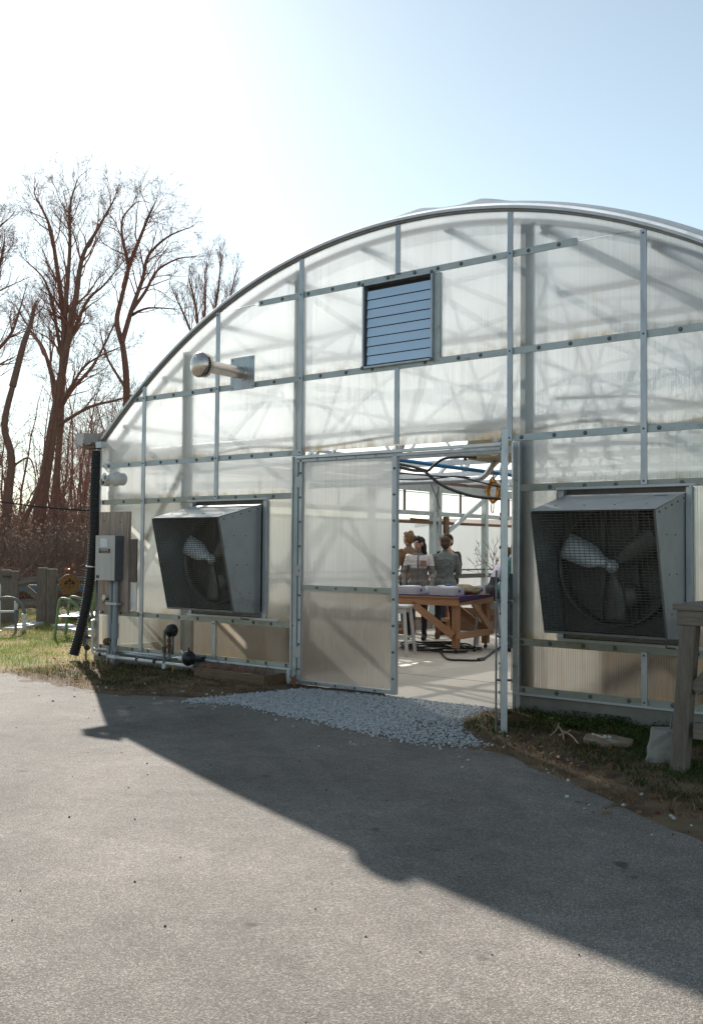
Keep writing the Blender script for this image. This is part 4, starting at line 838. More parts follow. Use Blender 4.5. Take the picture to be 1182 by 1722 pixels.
# ---------------------------------------------------------------- lawn on the left
def make_left_yard():
    f0, f1, f2 = Vector((-10.48, 2.70, 0)), Vector((-10.05, 3.13, 0)), Vector((-7.6, 5.2, 0)); dirv = (f1-f0).normalized()
    t = thing('rail_fence', tuple(f1), 'weathered grey split rail fence with thick paired posts behind the lawn', 'fence')
    def post(c, w, h, parts=2):
        for k in range(parts):
            p = c+dirv*(k*w); mb = MB(); mb.bar(p+Vector((0, 0, -.1)), p+Vector((0, 0, h-.02*k)), w*.97, .17, dirv); mb.build('post', 'grey_timber', t, bevel=.012)
    post(f0-dirv*.08, .14, .98); post(f1-dirv*.05, .17, 1.02)
    far = f0-dirv*6; post(far, .14, 1.0); post(f1+dirv*3.4, .15, 1.0)
    def rail(p, q, z0, z1, w=.12): MB().tube(smooth_path([p+Vector((0, 0, z0)), p.lerp(q, .5)+Vector((0, 0, (z0+z1)/2+.015)), q+Vector((0, 0, z1))], 3), [w*.42]+[w/2]*5+[w*.42], 7).build('rail', 'grey_timber_long', t)
    rail(f0+dirv*.12, f1, .74, .80, .14); rail(f0+dirv*.1, f1, .36, .36, .17); rail(f1+dirv*.2, f1+dirv*3.4, .80, .82, .13); rail(f1+dirv*.2, f1+dirv*3.4, .37, .40, .10)
    rail(far+dirv*.1, f0, .78, .80); rail(far+dirv*.1, f0, .38, .38, .14)
    MB().bar(f0+dirv*.27+Vector((0, 0, .66)), f0+dirv*.62+Vector((0, 0, .36)), .06, .10).build('brace', 'grey_timber_long', t)
    MB().bar(f0-dirv*.1+Vector((.08, -.1, .86)), f0+dirv*.05+Vector((.08, -.1, .86)), .03, .03).build('latch', 'black_plastic', t)
    t = thing('blue_rail', tuple(f0+Vector((-.8, .9, 0))), 'blue grey painted rail behind the split rail fence', 'rail'); a, b = f0+Vector((-1.6, .2, .60)), f1+Vector((2.2, 3.2, .64)); MB().bar(a, b, .06, .12).build('rail_bar', 'blue_rail', t)
    for f in (.05, .5, .95): p = a.lerp(b, f); MB().box((p.x-.05, p.y+.04, -.1), (p.x+.05, p.y+.14, .7)).build('post', 'grey_timber', t)
    # round sign
    c = at(117.5, 983, d=18.0); t = thing('round_sign', (c.x, c.y, c.z-.19), 'round brown wooden sign with a dark flower emblem hung on the fence', 'sign')
    nrm = Vector((.93, -.36, 0)).normalized(); u = Vector((0, 0, 1)).cross(nrm).normalized(); v = Vector((0, 0, 1))
    MB().lathe([(.178, 0), (.185, .006), (.185, .026), (.178, .032)], c-nrm*.03, nrm, 28).build('disc', 'sign_wood', t)
    e = MB()
    def dot(a, b, r_): e.lathe([(r_, 0), (r_, .002)], c+u*a+v*b+nrm*.0025, nrm, 8)
    for a, b in ((0, .075), (-.062, .03), (.062, .03)):
        for k in range(3): an = R(90+120*k); dot(a+.02*math.cos(an), b+.02*math.sin(an), .021)
        dot(a, b, .018)
    e.bar(c+u*0+v*-.11+nrm*.0035, c+v*.07+nrm*.0035, .008, .002, nrm); 
    for s_ in (-1, 1):
        e.tube(smooth_path([c+v*-.03+nrm*.004, c+u*.035*s_+v*-.055+nrm*.004, c+u*.075*s_+v*-.04+nrm*.004, c+u*.078*s_+v*-.012+nrm*.004, c+u*.055*s_+v*-.018+nrm*.004], 4), .005, 4); e.bar(c+u*.006*s_+v*.0+nrm*.0035, c+u*.05*s_+v*.02+nrm*.0035, .007, .002, nrm)
    for k in range(14): an = 2*math.pi*k/14; dot(.150*math.cos(an), .150*math.sin(an), .010)
    e.build('emblem', 'sign_ink', t)
    o = MB()
    for k in range(7): p = c+Vector((random.uniform(-.08, .08), random.uniform(-.05, .05), .2+random.uniform(0, .16))); o.lathe([(.005, -.02), (.028, 0), (.02, .02)], p, (random.uniform(-1, 1), random.uniform(-1, 1), 1), 6)
    tag(o.build('orange_leaves', 'label_orange'), 'few orange leaves just above the round sign', 'leaves', kind='stuff')
    # metal lawn chair
    def chair(px, py, rot, label):
        g = at(px, py, z=0); t = thing('lawn_chair', (g.x, g.y, 0), label, 'chair', 'green metal lawn chairs'); Rm = Matrix.Rotation(rot, 3, 'Z')
        def L(x, y, z): return g+Rm@Vector((x, y, z))
        for s_ in (0, -.56):
            MB().tube(smooth_path([L(s_, 0, 0), L(s_, .03, .3), L(s_, .06, .58), L(s_, .12, .63), L(s_, .28, .57), L(s_, .40, .40), L(s_, .46, .18), L(s_, .5, .0)], 4), .022, 8).build('arm_frame', 'green_paint', t, True)
            MB().tube(smooth_path([L(s_, .40, .36), L(s_, .47, .6), L(s_, .56, .95)], 4), .018, 8).build('back_post', 'green_paint', t, True)
        for k in range(5): y = .05+k*.08; MB().bar(L(.0, y, .36), L(-.56, y, .36), .062, .012).build('seat_slat', 'green_paint', t)
        for k in range(6): x = -.05-k*.092; MB().bar(L(x, .42, .42), L(x, .55, .9), .05, .010).build('back_slat', 'green_paint', t)
        MB().bar(L(0, .56, .94), L(-.56, .56, .94), .03, .03).build('back_rail', 'green_paint', t)
    chair(92, 1078, R(-51.7), 'green metal lawn chair on the grass left of the drain pipe')
    # white slatted boards lying on the grass
    t = thing('slatted_pallet', (-9.3, 3.6, 0), 'sunlit white slatted pallet lying behind the green chair', 'pallet')
    b0 = at(103, 1047, z=.0); du = Vector((.80, .60, 0)); dv = Vector((-.60, .80, 0))
    for k in range(6): p = b0+dv*(k*.2); MB().bar(p+Vector((0, 0, .13)), p+du*1.3+Vector((0, 0, .13)), .15, .025).build('slat', 'white_paint', t)
    for f in (.05, .65, 1.25): p = b0+du*f; MB().bar(p+Vector((0, 0, .06)), p+dv*1.0+Vector((0, 0, .06)), .08, .1).build('bearer', 'white_paint', t)
    for k, (pa, pb, lab) in enumerate((((20, 1058), (60, 1048), 'white plank on the ground below the paired fence posts'), ((102, 1052), (146, 1062), 'white plank on the ground beside the slatted pallet'))):
        a, b = at(*pa, z=.05), at(*pb, z=.05); tag(MB().bar(a, b, .3, .05).build('white_plank', 'white_paint'), lab, 'plank')
    # tank and stand pipes at the picture's left edge
    c = at(-29, 1066, z=0); t = thing('white_tank', (c.x, c.y, 0), 'white round shouldered tank at the left edge of the lawn', 'tank')
    MB().lathe([(.25, 0), (.27, .03), (.27, .68), (.255, .74), (.20, .79), (.08, .815), (.0, .82)], (c.x, c.y, .05), (0, 0, 1), 28).build('body', 'white_paint', t, True)
    MB().lathe([(.29, 0), (.29, .06)], (c.x, c.y, -.01), (0, 0, 1), 20).build('base', 'black_plastic', t)
    t = thing('stand_pipe', (c.x+.5, c.y+.3, 0), 'thick grey hose arching from the tank down to a white pipe foot', 'pipe')
    s_ = c+Vector((.24, .1, 0)); e_ = at(41, 1066, z=0); MB().tube(smooth_path([s_+Vector((0, 0, .55)), s_.lerp(e_, .35)+Vector((0, 0, .58)), s_.lerp(e_, .75)+Vector((0, 0, .53)), e_+Vector((0, 0, .36)), e_+Vector((0, 0, .28))], 5), .028, 10).build('hose', 'steel_pipe', t, True)
    MB().tube([e_+Vector((0, 0, -.02)), e_+Vector((0, 0, .30))], .034, 10).build('foot', 'white_pvc', t, True); MB().tube([e_+Vector((0, 0, .24)), e_+Vector((0, 0, .32))], .042, 10).build('collar', 'white_pvc', t)
    g = at(27, 1066, z=0); t = thing('yard_hydrant', (g.x, g.y, 0), 'small standpipe tap with a blue tag beside the tank', 'tap')
    MB().tube([g, g+Vector((0, 0, .40))], .022, 8).build('riser', 'steel_pipe', t); MB().tube([g+Vector((0, 0, .38)), g+Vector((0, 0, .52))], .033, 8).build('tap_body', 'white_pvc', t, True); MB().tube([s_+Vector((0, 0, .36)), g+Vector((0, 0, .36))], .018, 8).build('feed_pipe', 'white_pvc', t)
    MB().box((g.x+.02, g.y-.045, .30), (g.x+.06, g.y-.035, .38)).build('tag', 'pipe_blue', t)
    # valve cluster by the corner
    g = at(145, 1112, z=0); t = thing('valve_post', (g.x, g.y, 0), 'grey standpipe with dark valves between the drain pipe and the corner', 'valve')
    MB().tube([g, g+Vector((0, 0, .85))], .016, 8).build('riser', 'grey_pvc', t, True); MB().tube([g+Vector((-.02, 0, .18)), g+Vector((-.02, 0, .42))], .035, 8).build('valve_body', 'steel_pipe', t, True); MB().tube([g+Vector((0, 0, .30)), g+Vector((.14, -.02, .30))], .022, 8).build('branch', 'black_plastic', t); MB().lathe([(.03, 0), (.04, .03), (.02, .07)], g+Vector((.1, -.04, .18)), (.3, -1, 0), 8).build('valve_body', 'black_plastic', t)
make_left_yard()

# ---------------------------------------------------------------- trees
def tube_np(acc, pts, rad, n):
    pts = np.asarray(pts); k = len(pts); t = np.gradient(pts, axis=0); t /= np.linalg.norm(t, axis=1, keepdims=True)+1e-9
    ref = np.array([.31, .83, .46]); u = np.cross(t, ref); u /= np.linalg.norm(u, axis=1, keepdims=True)+1e-9; b = np.cross(t, u)
    a = np.arange(n)*2*np.pi/n; V = pts[:, None]+(u[:, None]*np.cos(a)[None, :, None]+b[:, None]*np.sin(a)[None, :, None])*np.asarray(rad)[:, None, None]
    i = np.arange(k-1)[:, None]*n; j = np.arange(n)[None]; j2 = (j+1) % n
    F = np.stack([i+j, i+j2, i+n+j2, i+n+j], -1).reshape(-1, 4)+acc['n']; acc['V'].append(V.reshape(-1, 3)); acc['F'].append(F); acc['n'] += k*n
def new_acc(): return {'V': [], 'F': [], 'n': 0}
def acc_mesh(acc, name, mat, parent=None, o0=(0, 0, 0), smooth=True): return np_mesh(name, np.concatenate(acc['V'])-np.array(o0), np.concatenate(acc['F']), mat, None, smooth, parent)
def grow(acc, rs, p, d, L, r, lvl, maxl, P):
    """one branch and its children"""
    n = (9, 6, 5, 4, 3)[min(lvl, 4)]; pts = [p]; d = d/np.linalg.norm(d); dirs = [d]; wob = P['wob'][min(lvl, len(P['wob'])-1)]
    for i in range(n):
        d = d+rs.normal(0, wob, 3)+np.array([0, 0, P['up'][min(lvl, len(P['up'])-1)]]); d /= np.linalg.norm(d); pts.append(pts[-1]+d*L/n); dirs.append(d)
    rad = r*(1-.78*np.linspace(0, 1, n+1)**1.1); tube_np(acc, pts, rad, (7, 5, 4, 3, 3)[min(lvl, 4)])
    if lvl >= maxl: return
    nc = P['n'][min(lvl, len(P['n'])-1)]; nc = max(1, int(round(nc*rs.uniform(.8, 1.2))))
    for k in range(nc):
        f = rs.uniform(P['from'], 1.0) if k else 1.0; x = f*n; i = min(int(x), n-1); q = pts[i]+(pts[i+1]-pts[i])*(x-i); dd = dirs[i+1]
        s = np.cross(dd, rs.normal(0, 1, 3)); s /= np.linalg.norm(s)+1e-9; an = rs.uniform(*P['ang']); nd = dd*math.cos(an)+s*math.sin(an)
        grow(acc, rs, q, nd, L*rs.uniform(*P['len'])*(1.1-.4*f), max(P.get('rmin', .006), r*(1-.7*f)*rs.uniform(.5, .75)), lvl+1, maxl, P)
def stem_tree(name, label, D, trunk, stems, P, seed, cat='tree', group=None, tr=.25, sub=14, maxl=4, twigmat='twig', flare=1.25):
    """trunk and main stems follow measured lines at a distance D, with depth wander; the rest grows by itself"""
    K = 1.75; D *= K; tr *= K; P = dict(P, L0=P['L0']*K, rmin=.0065); stems = [(a_, b_*K, c_*K) for a_, b_, c_ in stems]; sub = sub/K*1.05
    rs = np.random.default_rng(seed); o0 = at(*trunk[0], d=D); o0.z = -.1; t = thing(name, tuple(o0), label, cat, group); ta, ca = new_acc(), new_acc()
    def line(pp, off0=0, drift=0): return np.array([np.array(at(x, y, d=D+off0+drift*i/len(pp)+rs.normal(0, .06))) for i, (x, y) in enumerate(pp)])
    def dens(l): return np.array(smooth_path([Vector(q) for q in l], 5))
    tl = dens(line(trunk)); tl[0, 2] = -.3; tube_np(ta, tl, np.linspace(tr*flare, tr*.72, len(tl)), 12)
    for pp, r0, r1 in stems:
        l = dens(line(pp, 0, rs.normal(0, 1.4))); 
        rad = np.linspace(r0, r1, len(l)); tube_np(ta if r0 > .07 else ca, l, rad, 9); Ls = np.linalg.norm(l[-1]-l[0])
        for k in range(int(sub*Ls/4)+2):
            i = min(len(l)-2, int(len(l)*rs.uniform(.22, 1.0))); dd = l[i+1]-l[i]; dd /= np.linalg.norm(dd); s = np.cross(dd, rs.normal(0, 1, 3)); s /= np.linalg.norm(s); an = rs.uniform(*P['ang'])
            grow(ca, rs, l[i], dd*math.cos(an)+s*math.sin(an), rs.uniform(.5, 1)*P['L0']*(1.6-1.0*i/len(l)), rad[i]*rs.uniform(.25, .5), 1, maxl, P)
        grow(ca, rs, l[-1], l[-1]-l[-2], P['L0']*.4, r1, 2, maxl, P)
    acc_mesh(ta, 'trunk', 'bark', t, o0); acc_mesh(ca, 'crown', twigmat, t, o0); return t
PT = dict(wob=(.08, .13, .16, .2), up=(.06, .07, .06, .04), n=(5, 5, 5, 3), ang=(.35, .85), len=(.45, .7), L0=1.35)
PT['from'] = .25
def make_trees():
    stem_tree('bare_tree', 'tall bare tree with several red brown stems rising above the fence', 30, [(52, 992), (68, 860), (86, 740), (98, 670)],
              [([(98, 680), (106, 610), (108, 540), (95, 440), (84, 380), (60, 330)], .12, .022), ([(98, 670), (112, 590), (128, 500), (140, 430), (165, 385), (190, 340)], .12, .022), ([(104, 620), (110, 530), (118, 420), (118, 350), (128, 310)], .085, .018),
               ([(96, 700), (118, 660), (160, 610), (195, 540)], .08, .02), ([(99, 715), (150, 685), (200, 672), (255, 655)], .06, .015), ([(95, 660), (75, 590), (55, 560), (30, 520)], .07, .015), ([(96, 690), (120, 650), (150, 610), (200, 585)], .06, .015), ([(104, 600), (90, 520), (75, 470), (45, 440)], .06, .012), ([(112, 590), (145, 510), (175, 480), (200, 450)], .06, .012)], PT, 5, tr=.185, sub=15, flare=1.1)
    stem_tree('bare_tree', 'straight slim trunk standing just behind the tall multi stemmed tree', 33, [(84, 985), (88, 880), (96, 790), (102, 720)], [([(102, 725), (106, 650), (112, 560), (110, 480)], .11, .03), ([(100, 740), (88, 640), (84, 560)], .06, .015)], PT, 8, tr=.11, sub=8)
    stem_tree('bare_tree', 'crooked bare tree leaning right beside the greenhouse roof', 31, [(210, 985), (212, 760), (213, 640), (206, 575)],
              [([(206, 578), (197, 540), (205, 500), (216, 450), (206, 400), (208, 365), (230, 340)], .09, .016), ([(206, 575), (222, 520), (240, 470), (250, 430), (280, 400), (312, 385)], .085, .016), ([(220, 525), (245, 490), (265, 455), (300, 435), (330, 432)], .06, .012), ([(222, 530), (250, 518), (298, 520)], .05, .012), ([(216, 450), (236, 400), (252, 360), (262, 340)], .07, .012), ([(210, 650), (180, 600), (170, 560)], .05, .012)], dict(PT, wob=(.12, .2, .22, .24), up=(.03, .04, .02, -.01)), 11, tr=.115, sub=15)
    stem_tree('bare_tree', 'thin leaning bare trunk with a broken top near the left edge', 27, [(4, 985), (14, 840), (20, 770), (8, 715), (22, 650)], [([(22, 650), (40, 580), (52, 545), (58, 518)], .10, .045), ([(16, 790), (50, 770), (62, 812)], .035, .01), ([(54, 560), (80, 600), (94, 640)], .035, .012)], dict(PT, L0=.9), 14, tr=.105, sub=4, maxl=3)
    stem_tree('bare_tree', 'slender trunk slanting right in front of the woods', 29, [(16, 990), (32, 900), (58, 840), (74, 790)], [([(74, 790), (92, 700), (96, 640)], .06, .02)], dict(PT, L0=.9), 17, tr=.075, sub=6, maxl=3)
    stem_tree('bare_tree', 'bare tree half out of the picture at its left edge', 32, [(-75, 990), (-60, 760), (-48, 640)], [([(-48, 640), (-30, 560), (-8, 480), (6, 420)], .12, .03), ([(-48, 640), (-15, 600), (20, 560), (40, 500)], .09, .02), ([(-30, 560), (-20, 470), (-12, 400), (12, 370)], .08, .02), ([(-48, 660), (-10, 620), (25, 600)], .06, .015)], PT, 23, tr=.22, sub=14)
    stem_tree('bare_tree', 'fan shaped bare treetop showing above the greenhouse roof', 44, [(330, 985), (335, 760), (338, 600)], [([(338, 610), (330, 520), (318, 470)], .09, .02), ([(338, 610), (345, 520), (345, 455)], .09, .02), ([(338, 610), (362, 520), (372, 440)], .09, .02), ([(338, 610), (375, 540), (398, 455)], .08, .02), ([(338, 600), (310, 530), (296, 500)], .07, .02)], dict(PT, up=(.1, .12, .12, .1), ang=(.2, .5), L0=1.2), 29, tr=.16, sub=13)
    # slim trees of the wood: a few grown forms, copied
    protos = []
    for k in range(6):
        rs = np.random.default_rng(100+k); a, c = new_acc(), new_acc(); H = rs.uniform(6.5, 9); pts = [np.zeros(3)-np.array([0, 0, .8])]; d = np.array([rs.normal(0, .06), rs.normal(0, .06), 1])
        for i in range(10): d = d+rs.normal(0, .07, 3)*[1, 1, 0]; d /= np.linalg.norm(d); pts.append(pts[-1]+d*H/10)
        pts = np.array(pts); rad = np.linspace(.075, .012, 11); tube_np(a, pts, rad, 7)
        for j in range(34):
            i = rs.integers(1, 10); dd = pts[i+1 if i < 10 else 10]-pts[i]; dd /= np.linalg.norm(dd)+1e-9; s = np.cross(dd, rs.normal(0, 1, 3)); s /= np.linalg.norm(s); an = rs.uniform(.5, 1.1)
            grow(c, rs, pts[i], dd*math.cos(an)+s*math.sin(an), rs.uniform(.7, 1.7), rad[i]*.4, 2, 4, dict(PT, n=(4, 4, 4, 3), ang=(.4, 1.0)))
        mt = acc_mesh(a, 'trunk', 'bark'); mc = acc_mesh(c, 'crown', 'bud_twig'); protos.append((mt.data, mc.data)); bpy.data.objects.remove(mt); bpy.data.objects.remove(mc)
    rs = np.random.default_rng(55); n = 0
    for k in range(120):
        px = rs.uniform(-150, 330); D = rs.uniform(42, 88); p = at(px, 930, d=D); g = float(terrain(np.array(p.x), np.array(p.y)))
        t = thing('wood_tree', (p.x, p.y, g), 'slim bare tree standing in the brown woods behind the fence', 'tree', 'slim trees of the woods'); t.rotation_euler = (0, 0, rs.uniform(0, 6.28)); s = rs.uniform(.8, 1.2)*(D/62)*1.25; t.scale = (s, s, s*rs.uniform(.85, 1.1))
        mt, mc = protos[k % 6]
        for nm, me in (('trunk', mt), ('crown', mc)): o = bpy.data.objects.new(nm, me); col.objects.link(o); o.parent = t
    # undergrowth: one tangle of thin arching stems
    rs = np.random.default_rng(77); acc = new_acc(); acc2 = new_acc()
    for k in range(7600):
        px = rs.uniform(-160, 330); D = rs.uniform(26, 80) if k % 4 else rs.uniform(22, 30); p = np.array(at(px, 930, d=D)); p[2] = float(terrain(p[0], p[1])); h = rs.uniform(.5, 1.9)*(.55 if D < 28 else 1 if D < 45 else 1.9); d = rs.normal(0, .42, 3); d[2] = abs(d[2])+.6; d /= np.linalg.norm(d); q = p+d*h; e = q+np.array([d[0]*h*.5+rs.normal(0, .2), d[1]*h*.5+rs.normal(0, .2), rs.uniform(-.2, .5)*h])
        r_ = rs.uniform(.006, .016)*(1 if D < 40 else 1.7); tube_np(acc if k % 2 else acc2, [p, p+d*h*.5+rs.normal(0, .08, 3), q, e], [r_, r_*.8, r_*.55, r_*.3], 3)
        for j in range(3): f = rs.uniform(.3, 1); b = p+d*h*f; dd = (rs.normal(0, .35, 3)+[0, 0, .25])*(1 if D < 40 else 1.8); tube_np(acc if (k+j) % 2 else acc2, [b, b+dd*.5, b+dd+rs.normal(0, .06, 3)], [r_*.5, r_*.4, r_*.25], 3)
    o = acc_mesh(acc, 'undergrowth', 'brush_twig', smooth=False); tag(o, 'tangled brown undergrowth filling the woods behind the fence', 'undergrowth', kind='stuff')
    o = acc_mesh(acc2, 'bramble', 'bark', smooth=False); tag(o, 'dark bramble stems mixed into the undergrowth of the woods', 'bramble', kind='stuff')
    # dead leaves, paled and multiplied to paint sunlit glints in the undergrowth
    n = 17000; px = rs.uniform(-140, 300, n); D = rs.uniform(26, 70, n); P = np.array([np.array(at(a, 930, d=b)) for a, b in zip(px, D)]); P[:, 2] = terrain(P[:, 0], P[:, 1])+rs.random(n)**1.6*2.3; s = rs.uniform(.015, .04, n)*D/35
    V = P[:, None]+rs.normal(0, 1, (n, 3, 3))*s[:, None, None]; C = np.array([[.42, .27, .18], [.26, .14, .08], [.55, .44, .34]])[rs.integers(0, 3, n)]
    o = np_mesh('leaves_and_glints', V.reshape(-1, 3), np.arange(n*3).reshape(n, 3), 'litter', np.repeat(C, 3, 0)); tag(o, 'dead leaves and painted sun glints hanging in the undergrowth of the woods', 'leaves', kind='stuff')
    a, b = at(-20, 845, d=24), at(150, 853, d=24); a2, b2 = at(-60, 835, d=24), at(230, 862, d=24); m = a2.lerp(b2, .5)+Vector((0, 0, -.08))
    t = thing('utility_wire', tuple(a2), 'dark cable strung level in front of the woods', 'cable'); MB().tube(smooth_path([a2, m, b2], 8), .018, 6).build('cable', 'cable_black', t)
    for q in (a2-(b2-a2)*.12, b2+(b2-a2)*.1): MB().tube([Vector((q.x, q.y, -.2)), Vector((q.x, q.y, q.z+.3))], .06, 8).build('pole', 'bark', t)
    MB().tube([a2-(b2-a2)*.12, a2], .018, 6).build('cable', 'cable_black', t); MB().tube([b2, b2+(b2-a2)*.1], .018, 6).build('cable', 'cable_black', t)
make_trees()

# ---------------------------------------------------------------- inside the greenhouse
def make_interior():
    A = at(771.5, 1003, z=.785); B = at(673.5, 1000, z=.785); d1 = (B-A); d1.z = 0; d1.normalize(); d1 = (d1+Vector((-1, .0, 0))*1.0).normalized(); d2 = Vector((d1.y, -d1.x, 0))
    if d2.y < 0: d2 = -d2
    t = thing('work_table', (A.x, A.y, 0), 'large wooden work table on casters with a purple edged top', 'table'); W, L = 1.1, 2.5; up = Vector((0, 0, 1))
    def Q(a, b, z): return Vector((A.x, A.y, 0))+d1*a+d2*b+up*z
    def obox(n_, a0, a1, b0, b1, z0, z1, m_, bev=.004): mb = MB(); mb.prism([Q(a0, b0, z0), Q(a1, b0, z0), Q(a1, b1, z0), Q(a0, b1, z0)], up*(z1-z0)); return mb.build(n_, m_, t, bevel=bev)
    obox('top', -.02, L+.02, -.02, W+.02, .755, .778, 'fresh_wood_h'); obox('cloth', -.023, L+.02, -.023, W*.45, .7785, .784, 'cloth_purple', 0); obox('cloth', .25, L-.3, W*.45+.01, W+.022, .7785, .783, 'cloth_purple', 0)
    obox('apron', 0, L, 0, .04, .655, .754, 'fresh_wood_h'); obox('apron', 0, L, W-.04, W, .655, .754, 'fresh_wood_h'); obox('apron', 0, .04, .041, W-.041, .66, .754, 'fresh_wood_h'); obox('apron', L-.04, L, .041, W-.041, .66, .754, 'fresh_wood_h')
    MB().prism([Q(-.026, -.03, .70), Q(-.026, W, .755), Q(-.026, W, .786), Q(-.026, -.03, .786)], -d1*.004).build('cloth_edge', 'cloth_purple', t)
    for a in (.042, L-.13):
        for b in (.042, W-.13):
            obox('leg', a, a+.088, b, b+.088, .09, .754, 'fresh_wood'); c = Q(a+.044, b+.044, .045); MB().lathe([(.028, -.012), (.03, 0), (.028, .012)], c, (d1+d2*.4), 12).build('caster', 'black_plastic', t); MB().bar(c+up*.01, c+up*.044, .03, .03).build('caster_fork', 'steel_pipe', t)
    for b in (.02, W-.02):
        MB().bar(Q(.09, b, .25), Q(.72, b, .67), .04, .095).build('brace', 'fresh_wood_h', t, bevel=.003); MB().bar(Q(L-.09, b, .25), Q(L-.72, b, .67), .04, .095).build('brace', 'fresh_wood_h', t, bevel=.003)
    obox('stretcher', 0, .04, -.0, W, .21, .30, 'fresh_wood_h'); MB().bar(Q(.02, W-.1, .3), Q(.02, W-.62, .68), .04, .09).build('brace', 'fresh_wood_h', t, bevel=.003); obox('stretcher', L-.04, L, 0, W, .21, .30, 'fresh_wood_h')
    def tray(a, b, w, dp, label):
        t = thing('tray', tuple(Q(a, b, .785)), label, 'tray', 'pale trays on the work table')
        def S_(nm, a0, a1, b0, b1, z0, z1, m_='tray_white'): MB().prism([Q(a0, b0, z0), Q(a1, b0, z0), Q(a1, b1, z0), Q(a0, b1, z0)], up*(z1-z0)).build(nm, m_, t, bevel=.002)
        z = .786; S_('floor', a, a+w, b, b+dp, z, z+.006); S_('side', a, a+w, b, b+.008, z+.0065, z+.10); S_('side', a, a+w, b+dp-.008, b+dp, z+.0065, z+.10); S_('side', a, a+.008, b+.0085, b+dp-.0085, z+.0065, z+.10); S_('side', a+w-.008, a+w, b+.0085, b+dp-.0085, z+.0065, z+.10)
        S_('paper', a+.06, a+w-.14, b+.05, b+dp-.04, z+.095, z+.115, 'paper'); c = Q(a-.001, b+dp/2, z+.055); MB().lathe([(.022, 0), (.022, .003)], c, -d1, 12).build('hand_hole', 'dark_gap', t)
    tray(.12, .10, .38, .30, 'pale tray nearest the table corner with papers in it'); tray(.70, .08, .42, .30, 'pale tray beside the closed door leaf with papers on top'); tray(.36, .52, .40, .28, 'pale tray behind the drinking glass'); tray(.1, .78, .3, .26, 'pale tray at the far right corner of the table')
    c = Q(.60, .25, .786); t2 = thing('drinking_glass', tuple(c), 'clear drinking glass between two trays', 'glass'); MB().lathe([(.030, 0), (.033, .01), (.037, .12), (.034, .12), (.030, .012)], c, (0, 0, 1), 14).build('tumbler', 'glass_clear', t2, True)
    c = Q(.06, .66, .786); t2 = thing('mug', tuple(c), 'teal patterned mug near the far table corner', 'mug'); MB().lathe([(.036, 0), (.04, .01), (.04, .095), (.036, .095), (.034, .02)], c, (0, 0, 1), 14).build('cup', 'mug_teal', t2, True); MB().tube(smooth_path([c+Vector((.038, 0, .075)), c+Vector((.07, 0, .065)), c+Vector((.07, 0, .035)), c+Vector((.038, 0, .025))], 3), .006, 6).build('handle', 'mug_teal', t2, True)
    c = Q(.27, .62, .80); t2 = thing('folded_jacket', tuple(c), 'blue and sand coloured jacket heaped on the table', 'jacket')
    for nm, mt, off, sz in (('body', 'jacket_sand', (0, 0, .05), (.20, .13, .075)), ('sleeve', 'jacket_blue', (-.16, -.02, .07), (.12, .07, .06)), ('collar', 'jacket_sand', (.14, .05, .04), (.12, .09, .06))):
        bm = bmesh.new(); bmesh.ops.create_icosphere(bm, subdivisions=3, radius=1)
        for v_ in bm.verts:
            k = 1+.22*math.sin(v_.co.x*7+v_.co.z*5)*math.sin(v_.co.y*6+1); v_.co = Vector((v_.co.x*sz[0]*k, v_.co.y*sz[1]*k, max(-.05, v_.co.z*sz[2]*k)))+Vector(off)
        me = bpy.data.meshes.new(nm); bm.to_mesh(me); bm.free(); link(nm, me, mt, t2, True)
    # stools
    def stool(px, py, rot, label, h=.60):
        g = at(px, py, z=.012); t = thing('stool', tuple(g), label, 'stool', 'white stools around the table'); Rm = Matrix.Rotation(rot, 3, 'Z')
        def Lc(x, y, z): return g+Rm@Vector((x, y, z))
        MB().prism([Lc(-.17, -.17, h-.035), Lc(.17, -.17, h-.035), Lc(.17, .17, h-.035), Lc(-.17, .17, h-.035)], (0, 0, .035)).build('seat', 'white_paint', t, bevel=.01)
        for sx in (-1, 1):
            for sy in (-1, 1): MB().bar(Lc(sx*.19, sy*.19, 0), Lc(sx*.13, sy*.13, h-.036), .036, .036).build('leg', 'white_paint', t, bevel=.004)
        for s_ in (-1, 1): MB().bar(Lc(s_*.173, -.16, .17), Lc(s_*.173, .16, .17), .022, .03).build('rung', 'white_paint', t); MB().bar(Lc(-.16, s_*.168, .23), Lc(.16, s_*.168, .23), .022, .03).build('rung', 'white_paint', t); MB().bar(Lc(-.145, s_*.142, h-.075), Lc(.145, s_*.142, h-.075), .022, .06).build('apron', 'white_paint', t)
    stool(668, 1101, R(18), 'white wooden stool half hidden behind the closed door leaf', .66); stool(822, 1088, R(25), 'white wooden stool under the seated person at the right of the table', .66)
    # cables on the floor
    t = thing('cable_coil', tuple(at(735, 1092, z=.012)), 'black cable lying in loose loops under the table', 'cable'); c0 = at(728, 1092, z=.012)
    rs = np.random.default_rng(9)
    for k in range(5):
        r1, r2 = rs.uniform(.35, .62), rs.uniform(.25, .5); o = Vector((rs.uniform(-.15, .15), rs.uniform(-.12, .12), 0)); pts = [c0+o+Vector((r1*math.cos(a), r2*math.sin(a), .014+.02*k*.6+.01*math.sin(3*a+k))) for a in np.linspace(0, 5.9, 30)]
        MB().tube(pts, .013, 6).build('loop', 'cable_black', t, True)
    pts = [at(740, 1096, z=.026), at(752, 1108, z=.026), at(775, 1110, z=.026), at(806, 1110, z=.026), at(820, 1103, z=.026), at(836, 1091, z=.03), at(846, 1088, z=.03)]; MB().tube(smooth_path(pts, 6), .014, 6).build('tail', 'cable_black', t, True); MB().tube([at(804, 1110, z=.028), at(813, 1108, z=.028)], .026, 8).build('connector', 'black_plastic', t)
